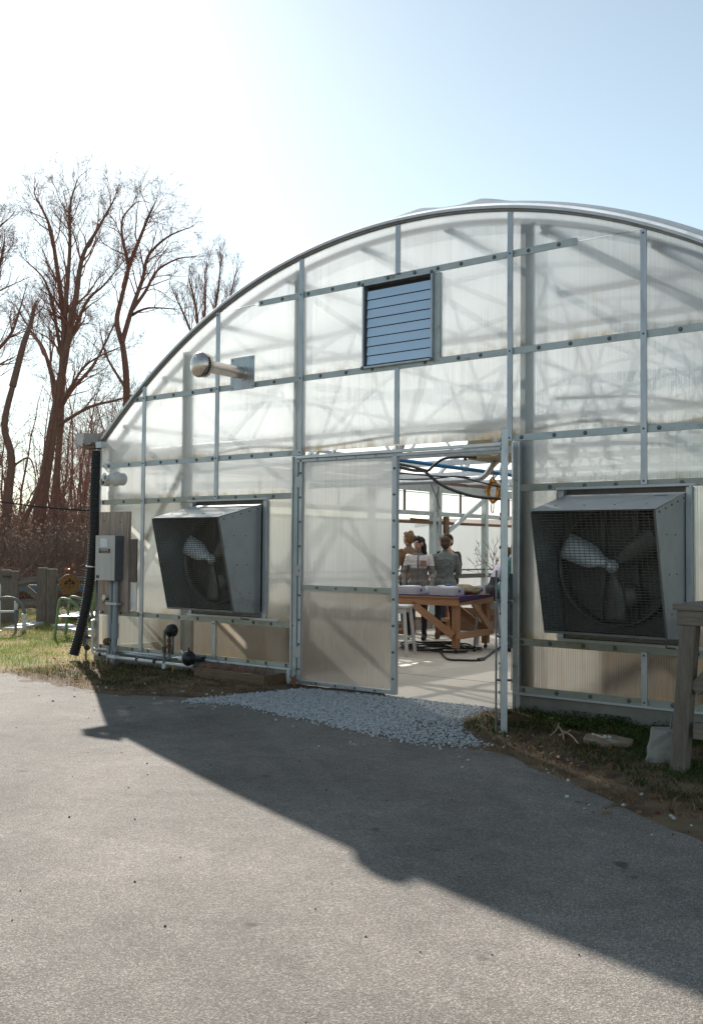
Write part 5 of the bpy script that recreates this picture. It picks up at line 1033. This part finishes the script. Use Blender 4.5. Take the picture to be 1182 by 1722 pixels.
    # clutter along the far wall
    p = at(800, 1062, z=.012); t = thing('timber_crate', tuple(p), 'weathered timber planter box by the far side wall', 'planter')
    for k in range(3): MB().box((p.x-.55, p.y, .012+k*.135), (p.x+.35, p.y+.05, .14+k*.135)).build('board', 'old_plank', t, bevel=.004); MB().box((p.x+.35-.05, p.y+.051, .012+k*.135), (p.x+.35, p.y+1.6, .14+k*.135)).build('board', 'old_plank', t, bevel=.004)
    for x in (p.x-.5, p.x+.3): MB().box((x-.04, p.y-.045, .012), (x+.04, p.y-.001, .2)).build('foot', 'grey_timber', t)
    MB().box((p.x-.54, p.y+.06, .1), (p.x+.29, p.y+1.6, .36)).build('soil', 'far_ground', t)
    p = at(751, 1066, z=.012); t = thing('orange_cone', tuple(p), 'tall narrow orange cone standing behind the table leg', 'cone'); MB().lathe([(.10, 0), (.10, .02), (.075, .03), (.028, .62), (.02, .63)], p, (0, 0, 1), 18).build('cone', 'orange_plastic', t, True)
    p = at(722, 1066, z=.012); t = thing('low_bench', tuple(p), 'low wooden bench seen between the legs of the standing people', 'bench'); MB().box((p.x-.5, p.y-.12, .24), (p.x+.5, p.y+.14, .29)).build('seat', 'fresh_wood_h', t)
    for x in (-.42, .42): MB().box((p.x+x-.03, p.y-.1, .012), (p.x+x+.03, p.y+.12, .239)).build('leg', 'fresh_wood', t)
    # raised beds along the walls (seen only through the cloudy sheets)
    for nm, (x0, x1, y0, y1, h), lab in (('raised_bed', (-4.25, -1.75, .75, 2.3, .55), 'timber raised bed behind the cloudy panels left of the doors'), ('raised_bed', (1.7, 4.2, .8, 2.6, .6), 'timber raised bed behind the cloudy panels right of the doors'), ('raised_bed', (2.2, 4.2, 3.6, 9.5, .6), 'long timber raised bed along the far right wall')):
        t = thing(nm, ((x0+x1)/2, (y0+y1)/2, 0), lab, 'raised bed', 'raised beds inside the greenhouse')
        for k in range(3): z = .012+k*h/3; MB().box((x0, y0, z), (x1, y0+.04, z+h/3-.008)).build('board', 'old_plank', t); MB().box((x0, y1-.04, z), (x1, y1, z+h/3-.008)).build('board', 'old_plank', t); MB().box((x0, y0+.041, z), (x0+.04, y1-.041, z+h/3-.008)).build('board', 'old_plank', t); MB().box((x1-.04, y0+.041, z), (x1, y1-.041, z+h/3-.008)).build('board', 'old_plank', t)
        MB().box((x0+.041, y0+.041, .02), (x1-.041, y1-.041, h-.06)).build('soil', 'far_ground', t)
        n = 260; rs = np.random.default_rng(int(abs(x0*10))); P = np.stack([rs.uniform(x0+.1, x1-.1, n), rs.uniform(y0+.1, y1-.1, n), np.full(n, h-.06)], 1); C = np.array([[.09, .13, .03], [.26, .22, .08], [.16, .10, .05]])[rs.integers(0, 3, n)]
        V, F, Cv = blades(P, rs.uniform(.12, .38, n), rs.uniform(.008, .022, n), C, .7); o = np_mesh('plants', V-np.array(t.location), F, 'grass', Cv, False, t); o['kind'] = 'stuff'
    # pipes, wires and heater overhead
    t = thing('blue_pipe', tuple(at(675, 775, y=2.6)), 'blue water pipe slung below the roof frames', 'pipe'); a, b = at(675, 774, y=3.0), at(845, 797, y=3.9); MB().tube([a-(b-a)*.4, a, b, b+(b-a)*.3], .026, 10).build('pipe', 'pipe_blue', t, True)
    t = thing('steel_conduit', tuple(at(675, 811, y=3.2)), 'bent galvanized tube crossing the doorway overhead', 'pipe'); a = at(660, 812, y=3.4); MB().tube(smooth_path([a-Vector((1.5, 0, .0)), a, at(760, 808.5, y=3.4), at(800, 806, y=3.4), at(815, 800, y=3.4), at(828, 783, y=3.4), at(842, 770, y=3.4)], 5), .036, 10).build('tube', 'galvanized', t, True)
    for lab, pts, r_ in (('black cable looping up to the heater overhead', [(668, 780), (690, 784), (712, 790), (720, 791), (728, 784), (745, 772), (772, 768.5), (800, 769)], .018), ('black cable sagging across the doorway to the right', [(668, 785), (695, 791), (714, 792.5), (722, 800), (745, 817), (775, 829), (805, 836), (846, 839)], .020), ('thin black wire running along the bent tube', [(668, 806), (700, 807), (730, 805), (760, 801), (790, 803)], .009), ('thin black wire running level above the bent tube', [(668, 795), (700, 798), (740, 801), (775, 803), (812, 812), (846, 820)], .010)):
        P = [at(x, y, y=2.9) for x, y in pts]; t = thing('overhead_cable', tuple(P[0]), lab, 'cable', 'cables hung inside the doorway'); MB().tube(smooth_path(P, 6), r_, 7).build('cable', 'cable_black', t, True)
    P = [at(x, y, y=6.0) for x, y in ((722, 808), (727, 820), (733, 835), (740, 857))]; t = thing('loose_wire', tuple(P[0]), 'short loose wire dangling in front of the side wall column', 'wire'); MB().tube(smooth_path(P, 5), .007, 5).build('wire', 'cable_black', t)
    c = at(829, 826, y=3.3); t = thing('cord_coil', (c.x, c.y, c.z+.22), 'coiled yellow extension cord hanging in the doorway', 'cord'); rs = np.random.default_rng(3)
    for k in range(7):
        w_ = rs.uniform(.06, .105); h_ = rs.uniform(.11, .16); off = Vector((rs.uniform(-.012, .012), rs.uniform(-.025, .025), rs.uniform(-.02, .02))); pts = [c+off+Vector((w_*math.sin(a)*(1-.35*max(0, math.cos(a))), .01*math.sin(2*a), h_*math.cos(a))) for a in np.linspace(0, 6.283, 25)]
        MB().tube(pts, .009, 6).build('loop', 'cord_yellow', t, True)
    MB().tube(smooth_path([c+Vector((0, 0, .15)), c+Vector((.0, .0, .3)), c+Vector((.05, .02, .42))], 4), .007, 5).build('hanger', 'cord_yellow', t); MB().tube(smooth_path([c+Vector((-.02, 0, -.14)), c+Vector((-.03, 0, -.24)), c+Vector((0, 0, -.27)), c+Vector((.01, 0, -.15))], 4), .007, 5).build('tail', 'cord_yellow', t, True)
    c = at(825, 762, y=3.2); t = thing('unit_heater', (c.x, c.y, c.z-.1), 'tan heater casing hung under the roof by the door header', 'heater'); MB().box((c.x-.22, c.y-.2, c.z-.085), (c.x+.65, c.y+.3, c.z+.35)).build('casing', 'tan_casing', t, bevel=.008)
    for k in range(4): q = at(783+k*7, 760+2*(k % 2), y=3.15); MB().tube([q, q+Vector((.05, .02, .03))], .02, 8).build('fitting', 'rusty_iron', t)
    q = at(782, 765, y=3.15); MB().tube([q+Vector((0, 0, .08)), q+Vector((0, 0, -.07))], .022, 8).build('fitting', 'rusty_iron', t); MB().tube([q, at(806, 764, y=3.2)], .014, 8).build('gas_pipe', 'rusty_iron', t); MB().tube(smooth_path([at(820, 757, y=2.95), at(826, 765, y=2.95), at(836, 764, y=2.95), at(841, 754, y=2.95)], 4), .006, 5).build('wire', 'white_pvc', t)
    for lab, a, b, r_ in (('brown plank resting on the side wall ledge', at(690, 873, y=6.9), at(757, 880, y=7.8), .05), ('brown plank lying along the eave beam', at(735, 812, y=6.2), at(818, 820, y=8.0), .05)): tag(MB().bar(a, b, .03, r_).build('plank', 'old_plank'), lab, 'plank', 'planks inside the greenhouse')
    P = at(835, 945, y=7.5); acc = new_acc(); rs = np.random.default_rng(31)
    for k in range(9): d = np.array([rs.normal(-.5, .6), rs.normal(0, .4), rs.uniform(.3, 1)]); grow(acc, rs, np.array(P)+rs.normal(0, .06, 3)-[0, 0, .25], d, rs.uniform(.35, .6), .006, 2, 4, dict(PT, n=(3, 3, 3, 3)))
    tag(acc_mesh(acc, 'dried_branches', 'rusty_iron', None, (0, 0, 0)), 'dried reddish branches standing by the side wall film', 'branches')
make_interior()

# ---------------------------------------------------------------- people
def unit_ball(seg, rings=8):
    bm = bmesh.new(); bmesh.ops.create_uvsphere(bm, u_segments=seg, v_segments=rings, radius=1); bmesh.ops.triangulate(bm, faces=bm.faces[:]); V = np.array([v.co[:] for v in bm.verts]); F = np.array([[v.index for v in f.verts] for f in bm.faces]); bm.free(); return V, F
BALLS = {n: unit_ball(n) for n in (10, 12, 14, 18, 20)}
class Balls:
    def __init__(s): s.V = []; s.F = []; s.n = 0
    def add(s, seg, m_):
        V, F = BALLS[seg]; A = np.array(m_); s.V.append(V@A[:3, :3].T+A[:3, 3]); s.F.append(F+s.n); s.n += len(V)
    def fuse(s, name, k, voxel, it):
        o = np_mesh('tmp', np.concatenate(s.V)*k, np.concatenate(s.F), None); rm = o.modifiers.new('r', 'REMESH'); rm.mode = 'VOXEL'; rm.voxel_size = voxel; sm = o.modifiers.new('s', 'SMOOTH'); sm.factor = .5; sm.iterations = it
        dg = bpy.context.evaluated_depsgraph_get(); me = bpy.data.meshes.new_from_object(o.evaluated_get(dg)); bpy.data.objects.remove(o); me.name = name; return me
def person(label, px, toppx, y, face, mats, hair, pose='stand', extra=None, h=None, dx=0):
    """one continuous body grown in a local frame: x to the person's left... +y is where the person faces"""
    p = at(px, 1000, y=y); H = h or at(px, toppx, y=y).z-.012; k = H/1.65; g = Vector((p.x+dx, p.y, .012))
    t = thing('person', tuple(g), label, 'person', 'people around the work table'); t.rotation_euler = (0, 0, face-math.pi/2)
    parts = []   # (tag, points, radii)
    yaw = mats.get('head_turn', 0); lean = mats.get('lean', 0); sit = pose == 'sit'
    def T(x, yy, z):   # lean the upper body about the hip
        if z > .92 and lean: dz = z-.92; return Vector((x, yy+dz*math.sin(lean), .92+dz*math.cos(lean)))
        return Vector((x, yy, z))
    spine = [(.93, .165, .115), (1.0, .15, .105), (1.08, .145, .105), (1.18, .165, .115), (1.28, .185, .115), (1.34, .165, .095), (1.385, .085, .07)]
    parts += [('torso', None, spine)]
    parts.append(('neck', [T(0, -.005, 1.36), T(0, .01, 1.46)], [.058, .05]))
    for s in (-1, 1):
        a = mats['arms'][0 if s < 0 else 1]; sh = T(s*.165, -.005, 1.325); el = Vector(a[0]); wr = Vector(a[1]); el.x *= s; wr.x *= s; el = T(*el); wr = T(*wr)
        parts.append(('upper_arm', [sh, sh.lerp(el, .5), el], [.062, .055, .047])); parts.append(('forearm', [el, el.lerp(wr, .5), wr], [.047, .042, .032]))
        d = (wr-el).normalized(); sd = d.cross(Vector((0, 0, 1))); sd = sd.normalized() if sd.length > .1 else Vector((1, 0, 0)); pn = sd.cross(d)
        parts.append(('hand', [wr, wr+d*.035, wr+d*.085], [.027, .036, .034]))
        for q, (off, ln) in enumerate(((-.027, .062), (-.009, .074), (.009, .07), (.026, .055))): b = wr+d*.085+sd*off; parts.append(('hand', [b, b+d*ln*.5-pn*.006, b+d*ln-pn*.022], [.0095, .009, .008]))
        b = wr+d*.03+sd*.03*s; parts.append(('hand', [b, b+d*.03+sd*.026*s-pn*.01, b+d*.06+sd*.034*s-pn*.018], [.012, .0105, .009]))
        fx, fy, kz = mats['feet'][0 if s < 0 else 1]
        hip = Vector((s*.09, 0, .9)); 
        if sit: hip = Vector((s*.09, 0, .72)); kn = Vector((s*.13, .42, .68)); an = Vector((s*.13, .40, .22))
        else: kn = Vector((s*.095+fx*.5, fy*.45+.02, .49)); an = Vector((s*.09+fx, fy, .085+kz))
        parts.append(('thigh', [hip, hip.lerp(kn, .5), kn], [.098, .08, .06])); parts.append(('shin', [kn, kn.lerp(an, .35), an], [.06, .057, .04]))
        parts.append(('foot', [an+Vector((0, -.02, .02)), an+Vector((0, -.01, -.035)), an+Vector((0, .07, -.045)), an+Vector((0, .15, -.055))], [.043, .048, .042, .03]))
    if sit: parts.append(('thigh', [Vector((-.08, 0, .76)), Vector((.08, 0, .76))], [.13, .13]))
    else: parts.append(('thigh', [Vector((-.075, -.01, .9)), Vector((.075, -.01, .9))], [.115, .115]))
    bl = Balls(); bones = []
    def ball(c, r, sc_=None, seg=12):
        bl.add(seg, Matrix.Translation(c)@Matrix.Diagonal((*(sc_ or (r, r, r)), 1)))
    def chain(pts, rad):
        for i in range(len(pts)-1):
            a, b = pts[i], pts[i+1]; n = max(2, int((b-a).length/(.45*min(rad[i], rad[i+1])))+1)
            for j in range(n+1): f = j/n; ball(a.lerp(b, f), rad[i]*(1-f)+rad[i+1]*f, None, 10)
    zoff = -.18 if sit else 0
    for tg, pts, rad in parts:
        if tg == 'torso':
            for i in range(len(rad)-1):
                for j in range(4):
                    f = j/4; z = rad[i][0]*(1-f)+rad[i+1][0]*f; rx = rad[i][1]*(1-f)+rad[i+1][1]*f; ry = rad[i][2]*(1-f)+rad[i+1][2]*f; c = T(0, .0, z); ball(c+Vector((0, 0, zoff)), 1, (rx, ry, .045), 18); bones.append((tg, c+Vector((0, 0, zoff)), c+Vector((0, 0, zoff+.01)), ry))
        else:
            up_ = tg in ('neck', 'upper_arm', 'forearm', 'hand'); pp = [q+Vector((0, 0, zoff)) if up_ else q for q in pts]; chain(pp, rad)
            for i in range(len(pp)-1): bones.append((tg, pp[i], pp[i+1], (rad[i]+rad[i+1])/2))
    hc = T(0, .02, 1.545)+Vector((0, 0, zoff)); hr = Matrix.Rotation(yaw, 3, 'Z')@Matrix.Rotation(mats.get('nod', 0), 3, 'X')
    def Hd(x, yy, z): return hc+hr@Vector((x, yy, z))
    ball(Hd(0, -.012, .022), 1, (.074, .09, .085), 20); ball(Hd(0, .02, -.035), 1, (.058, .068, .075), 18); ball(Hd(0, .045, -.075), 1, (.036, .036, .03))
    for a, b, r0, r1 in (((0, .08, .018), (0, .104, -.018), .010, .015), ((-.03, .072, .03), (.03, .072, .03), .014, .014)): chain([Hd(*a), Hd(*b)], [r0, r1])
    for s in (-1, 1): ball(Hd(s*.076, -.01, -.008), 1, (.012, .022, .032))
    bones.append(('head', Hd(0, 0, .03), Hd(0, .02, -.05), .08))
    bme = bl.fuse('body', k, .0095, 4)
    n = len(bme.vertices); co = np.empty(n*3, np.float32); bme.vertices.foreach_get('co', co); co = co.reshape(-1, 3)
    # cloth folds
    f_ = (fnoise(co[:, 0]*1.0+co[:, 1]+5, co[:, 2]*1.6+5, 14, 5)-.5)*.022; nr = np.empty(n*3, np.float32); bme.vertices.foreach_get('normal', nr); nr = nr.reshape(-1, 3)
    cl = (co[:, 2] < (1.36+zoff)*k)[:, None]; co2 = co+nr*f_[:, None]*cl; bme.vertices.foreach_set('co', co2.ravel())
    pc = np.empty(len(bme.polygons)*3, np.float32); bme.polygons.foreach_get('center', pc); pc = pc.reshape(-1, 3)/k
    best = np.full(len(pc), 1e9); lab = np.zeros(len(pc), int); tags = ['torso', 'neck', 'upper_arm', 'forearm', 'hand', 'thigh', 'shin', 'foot', 'head']
    for tg, a, b, r in bones:
        a, b = np.array(a), np.array(b); ab = b-a; f = np.clip(((pc-a)@ab)/(ab@ab+1e-9), 0, 1); dd = np.linalg.norm(pc-a-f[:, None]*ab, axis=1)-r; m_ = dd < best; best[m_] = dd[m_]; lab[m_] = tags.index(tg)
    names = []; idx = np.zeros(len(pc), int)
    def slot(nm):
        if nm not in names: names.append(nm); bme.materials.append(M[nm])
        return names.index(nm)
    for i, tg in enumerate(tags): idx[lab == i] = slot(mats[tg])
    hip_ = (lab == tags.index('thigh')) & (pc[:, 2] > mats.get('hem', .845)+(zoff if sit else 0)); idx[hip_] = slot(mats['torso'])
    if extra: extra(pc, lab, tags, idx, slot, zoff)
    sole = (lab == tags.index('foot')) & (pc[:, 2] < .025)
    bme.polygons.foreach_set('material_index', idx.astype(np.int32)); bme.shade_smooth()
    link('body', bme, None, t)
    # face
    for s in (-1, 1):
        e = Hd(s*.031, .074, .008)*k; nm = Vector(hr@Vector((0, 1, 0))); b = MB(); b.lathe([(.004, -.004), (.012, 0), (.004, .005)], e, nm, 10); [0]
        o = b.build('eye', 'eye_white', None); o.parent = t; b = MB(); b.lathe([(.0065, 0), (.0055, .003)], e+nm*.004, nm, 8); o2 = b.build('iris', 'eye_dark', None); o2.parent = o
        b = MB(); b.tube([Hd(s*.016, .083, .03)*k, Hd(s*.034, .080, .036)*k, Hd(s*.05, .066, .03)*k], .004, 5); o = b.build('eyebrow', hair[0], None); o.parent = t
    b = MB(); b.tube([Hd(-.024, .078, -.053)*k, Hd(0, .087, -.056)*k, Hd(.024, .078, -.053)*k], .0055, 6); o = b.build('mouth', 'lips', None); o.parent = t
    # hair: a shell of many balls fused, cut to the style
    hl = Balls()
    def hb(x, yy, z, r, sc_=None): hl.add(14, Matrix.Translation(Hd(x, yy, z))@hr.to_4x4()@Matrix.Diagonal((*(sc_ or (r, r, r)), 1)))
    hb(0, -.028, .042, 1, (.083, .088, .082)); hb(0, -.05, .0, 1, (.078, .065, .09))
    for a in hair[1]: hb(*a)
    hm = hl.fuse('hair', k, .009, 3)
    n = len(hm.vertices); co = np.empty(n*3, np.float32); hm.vertices.foreach_get('co', co); co = co.reshape(-1, 3); nr = np.empty(n*3, np.float32); hm.vertices.foreach_get('normal', nr); nr = nr.reshape(-1, 3)
    co += nr*(np.sin(np.arctan2(co[:, 1], co[:, 0])*40+co[:, 2]*12)*.0028)[:, None]; hm.vertices.foreach_set('co', co.ravel()); hm.materials.clear(); hm.shade_smooth(); link('hair', hm, hair[0], t)
    return t, Hd, k, T
def toward(px, y, deg_from_view):   # facing: 0 = towards the camera, positive = turned to the picture's left
    p = at(px, 1000, y=y); a = math.atan2(CAM[1]-p.y, CAM[0]-p.x); return a-R(deg_from_view)
def make_people():
    dn = ((.235, .02, 1.06), (.22, .16, .86)); fwd = ((.23, .02, 1.08), (.15, .24, .98)); back = ((.235, -.03, 1.07), (.2, .12, .9))
    base = dict(torso='fleece_grey', neck='skin', upper_arm='fleece_grey', forearm='fleece_grey', hand='skin', thigh='leggings', shin='leggings', foot='leggings', head='skin', arms=(dn, dn), feet=((0, 0, 0), (.0, .0, 0)))
    def fleece(pc, lab, tags, idx, slot, zo):
        to, ua = lab == tags.index('torso'), lab == tags.index('upper_arm'); hi = pc[:, 2] > 1.155
        idx[to & hi] = slot('fleece_white'); idx[ua & (pc[:, 2] > 1.20) & (pc[:, 1] > .0)] = slot('fleece_white'); idx[to & (np.abs(pc[:, 0]) < .012) & (pc[:, 1] > 0)] = slot('fleece_dark'); idx[to & (pc[:, 2] > 1.365)] = slot('fleece_dark')
        idx[(lab == tags.index('neck')) & (pc[:, 2] < 1.425) & (pc[:, 1] < .04)] = slot('fleece_dark')
        idx[to & (pc[:, 2] < .90)] = slot('fleece_grey')
        idx[to & (pc[:, 1] > .03) & (pc[:, 0] > -.155) & (pc[:, 0] < -.03) & (pc[:, 2] > 1.185) & (pc[:, 2] < 1.29)] = slot('pocket_pink') if False else slot('fleece_white')
    longhair = [(0, .022, .082, 1, (.066, .052, .036)), (-.05, .02, .045, 1, (.03, .045, .05)), (.05, .02, .045, 1, (.03, .045, .05)), (0, -.075, -.06, 1, (.085, .055, .11)), (0, -.085, -.16, 1, (.085, .045, .09)), (-.066, -.045, -.05, 1, (.022, .04, .10)), (.066, -.05, -.05, 1, (.022, .034, .10)), (.066, -.05, -.14, 1, (.028, .04, .07)), (-.066, -.05, -.14, 1, (.028, .04, .07))]
    t, Hd, k, T = person('smiling woman in white and grey fleece jacket with long black hair', 704, 904, 5.12, toward(704, 5.12, 8), dict(base, head_turn=R(-38), nod=R(-4), feet=((0, .0, 0), (.10, -.12, .0))), ('hair_black', longhair), extra=fleece)
    mb = MB(); pts = [Vector((-.135, .104, 1.19)), Vector((-.035, .124, 1.19)), Vector((-.035, .122, 1.285)), Vector((-.135, .104, 1.28))]; mb.prism([q*k for q in pts], (0, .008, 0)); o = mb.build('chest_pocket', 'pocket_pink', None, bevel=.006); o.parent = t; o['label'] = 'pink chest pocket'
    b = MB()
    for s in (-1, 1): b.lathe([(.028, 0), (.030, .004), (.026, .008)], Hd(s*.035, .045, .115)*k, hr_dir(Hd, (0, .8, .6)), 12)
    o = b.build('sunglasses', 'black_plastic', None); o.parent = t
    t, Hd, k, T = person('woman in grey sweater with low brown hair bun, back to the camera', 748, 903, 5.55, toward(748, 5.55, 175), dict(base, torso='sweater_grey', upper_arm='sweater_grey', forearm='sweater_grey', hand='skin_fair', neck='skin_fair', head='skin_fair', foot='boot_brown', arms=(fwd, fwd), feet=((-.03, 0, 0), (.05, .02, 0))), ('hair_brown', [(0, .02, .08, 1, (.066, .055, .04)), (0, -.085, -.055, 1, (.05, .035, .045)), (0, -.08, -.02, 1, (.07, .05, .06))]), extra=lambda pc, lab, tags, idx, slot, zo: idx.__setitem__((lab == tags.index('shin')) & (pc[:, 2] < .2), slot('boot_brown')))
    def boots(pc, lab, tags, idx, slot, zo): idx[(lab == tags.index('shin')) & (pc[:, 2] < .22)] = slot('boot_tan'); idx[(lab == tags.index('neck')) & (pc[:, 2] < 1.45)] = slot('scarf')
    person('woman in brown cardigan with clipped up blond hair behind the fleece jacket', 687, 895, 5.95, toward(687, 5.95, 140), dict(base, torso='cardigan_tan', upper_arm='cardigan_tan', forearm='cardigan_tan', hand='skin_fair', neck='skin_fair', head='skin_fair', thigh='jeans', shin='jeans', foot='boot_tan', arms=(fwd, fwd)), ('hair_blond', [(0, .02, .08, 1, (.066, .055, .04)), (0, -.06, .095, 1, (.05, .045, .045)), (0, -.085, .04, 1, (.05, .04, .06))]), extra=boots)
    person('person in dark shirt with hand raised to the face behind the grey sweater', 753, 900, 6.25, toward(753, 6.25, 25), dict(base, torso='shirt_dark', upper_arm='shirt_dark', forearm='skin_fair', hand='skin_fair', neck='skin_fair', head='skin_fair', thigh='jeans', shin='jeans', foot='boot_brown', arms=(((.25, .10, 1.12), (.10, .17, 1.42)), ((.26, .02, 1.08), (.24, .15, .92)))), ('hair_dark', [(0, .0, .085, 1, (.07, .075, .045))]))
    person('seated person in pale lavender long sleeves partly hidden by the door post', 829, 905, 5.0, toward(829, 5.0, -118), dict(base, torso='shirt_dark', upper_arm='lavender', forearm='lavender', hand='skin_fair', neck='skin_fair', head='skin_fair', lean=R(24), arms=(((.24, .14, 1.10), (.17, .36, 1.02)), ((.24, .14, 1.10), (.17, .36, 1.02)))), ('hair_brown', [(0, -.08, -.03, 1, (.05, .05, .09))]), pose='sit', h=1.66, dx=-.02, extra=lambda pc, lab, tags, idx, slot, zo: idx.__setitem__((lab == tags.index('torso')) & (pc[:, 2] > 1.0), slot('lavender')))
    person('person in a teal top with blond hair beside the open door post', 848, 905, 4.55, toward(848, 4.55, -80), dict(base, torso='teal', upper_arm='teal', forearm='teal', hand='skin_fair', neck='skin_fair', head='skin_fair', lean=R(18), thigh='jeans', shin='jeans', arms=(fwd, fwd)), ('hair_blond', [(0, -.08, -.06, 1, (.07, .05, .11))]), h=1.58)
def hr_dir(Hd, v):
    a = Hd(0, 0, 0); b = Hd(*v); return (b-a).normalized()
make_people()

for o in bpy.data.objects:      # fasteners are a few pixels each
    if o.parent is not None and o.name.split('.')[0] in ('bolt', 'screw', 'rivet', 'nail', 'emblem', 'band'): o['kind'] = 'stuff'
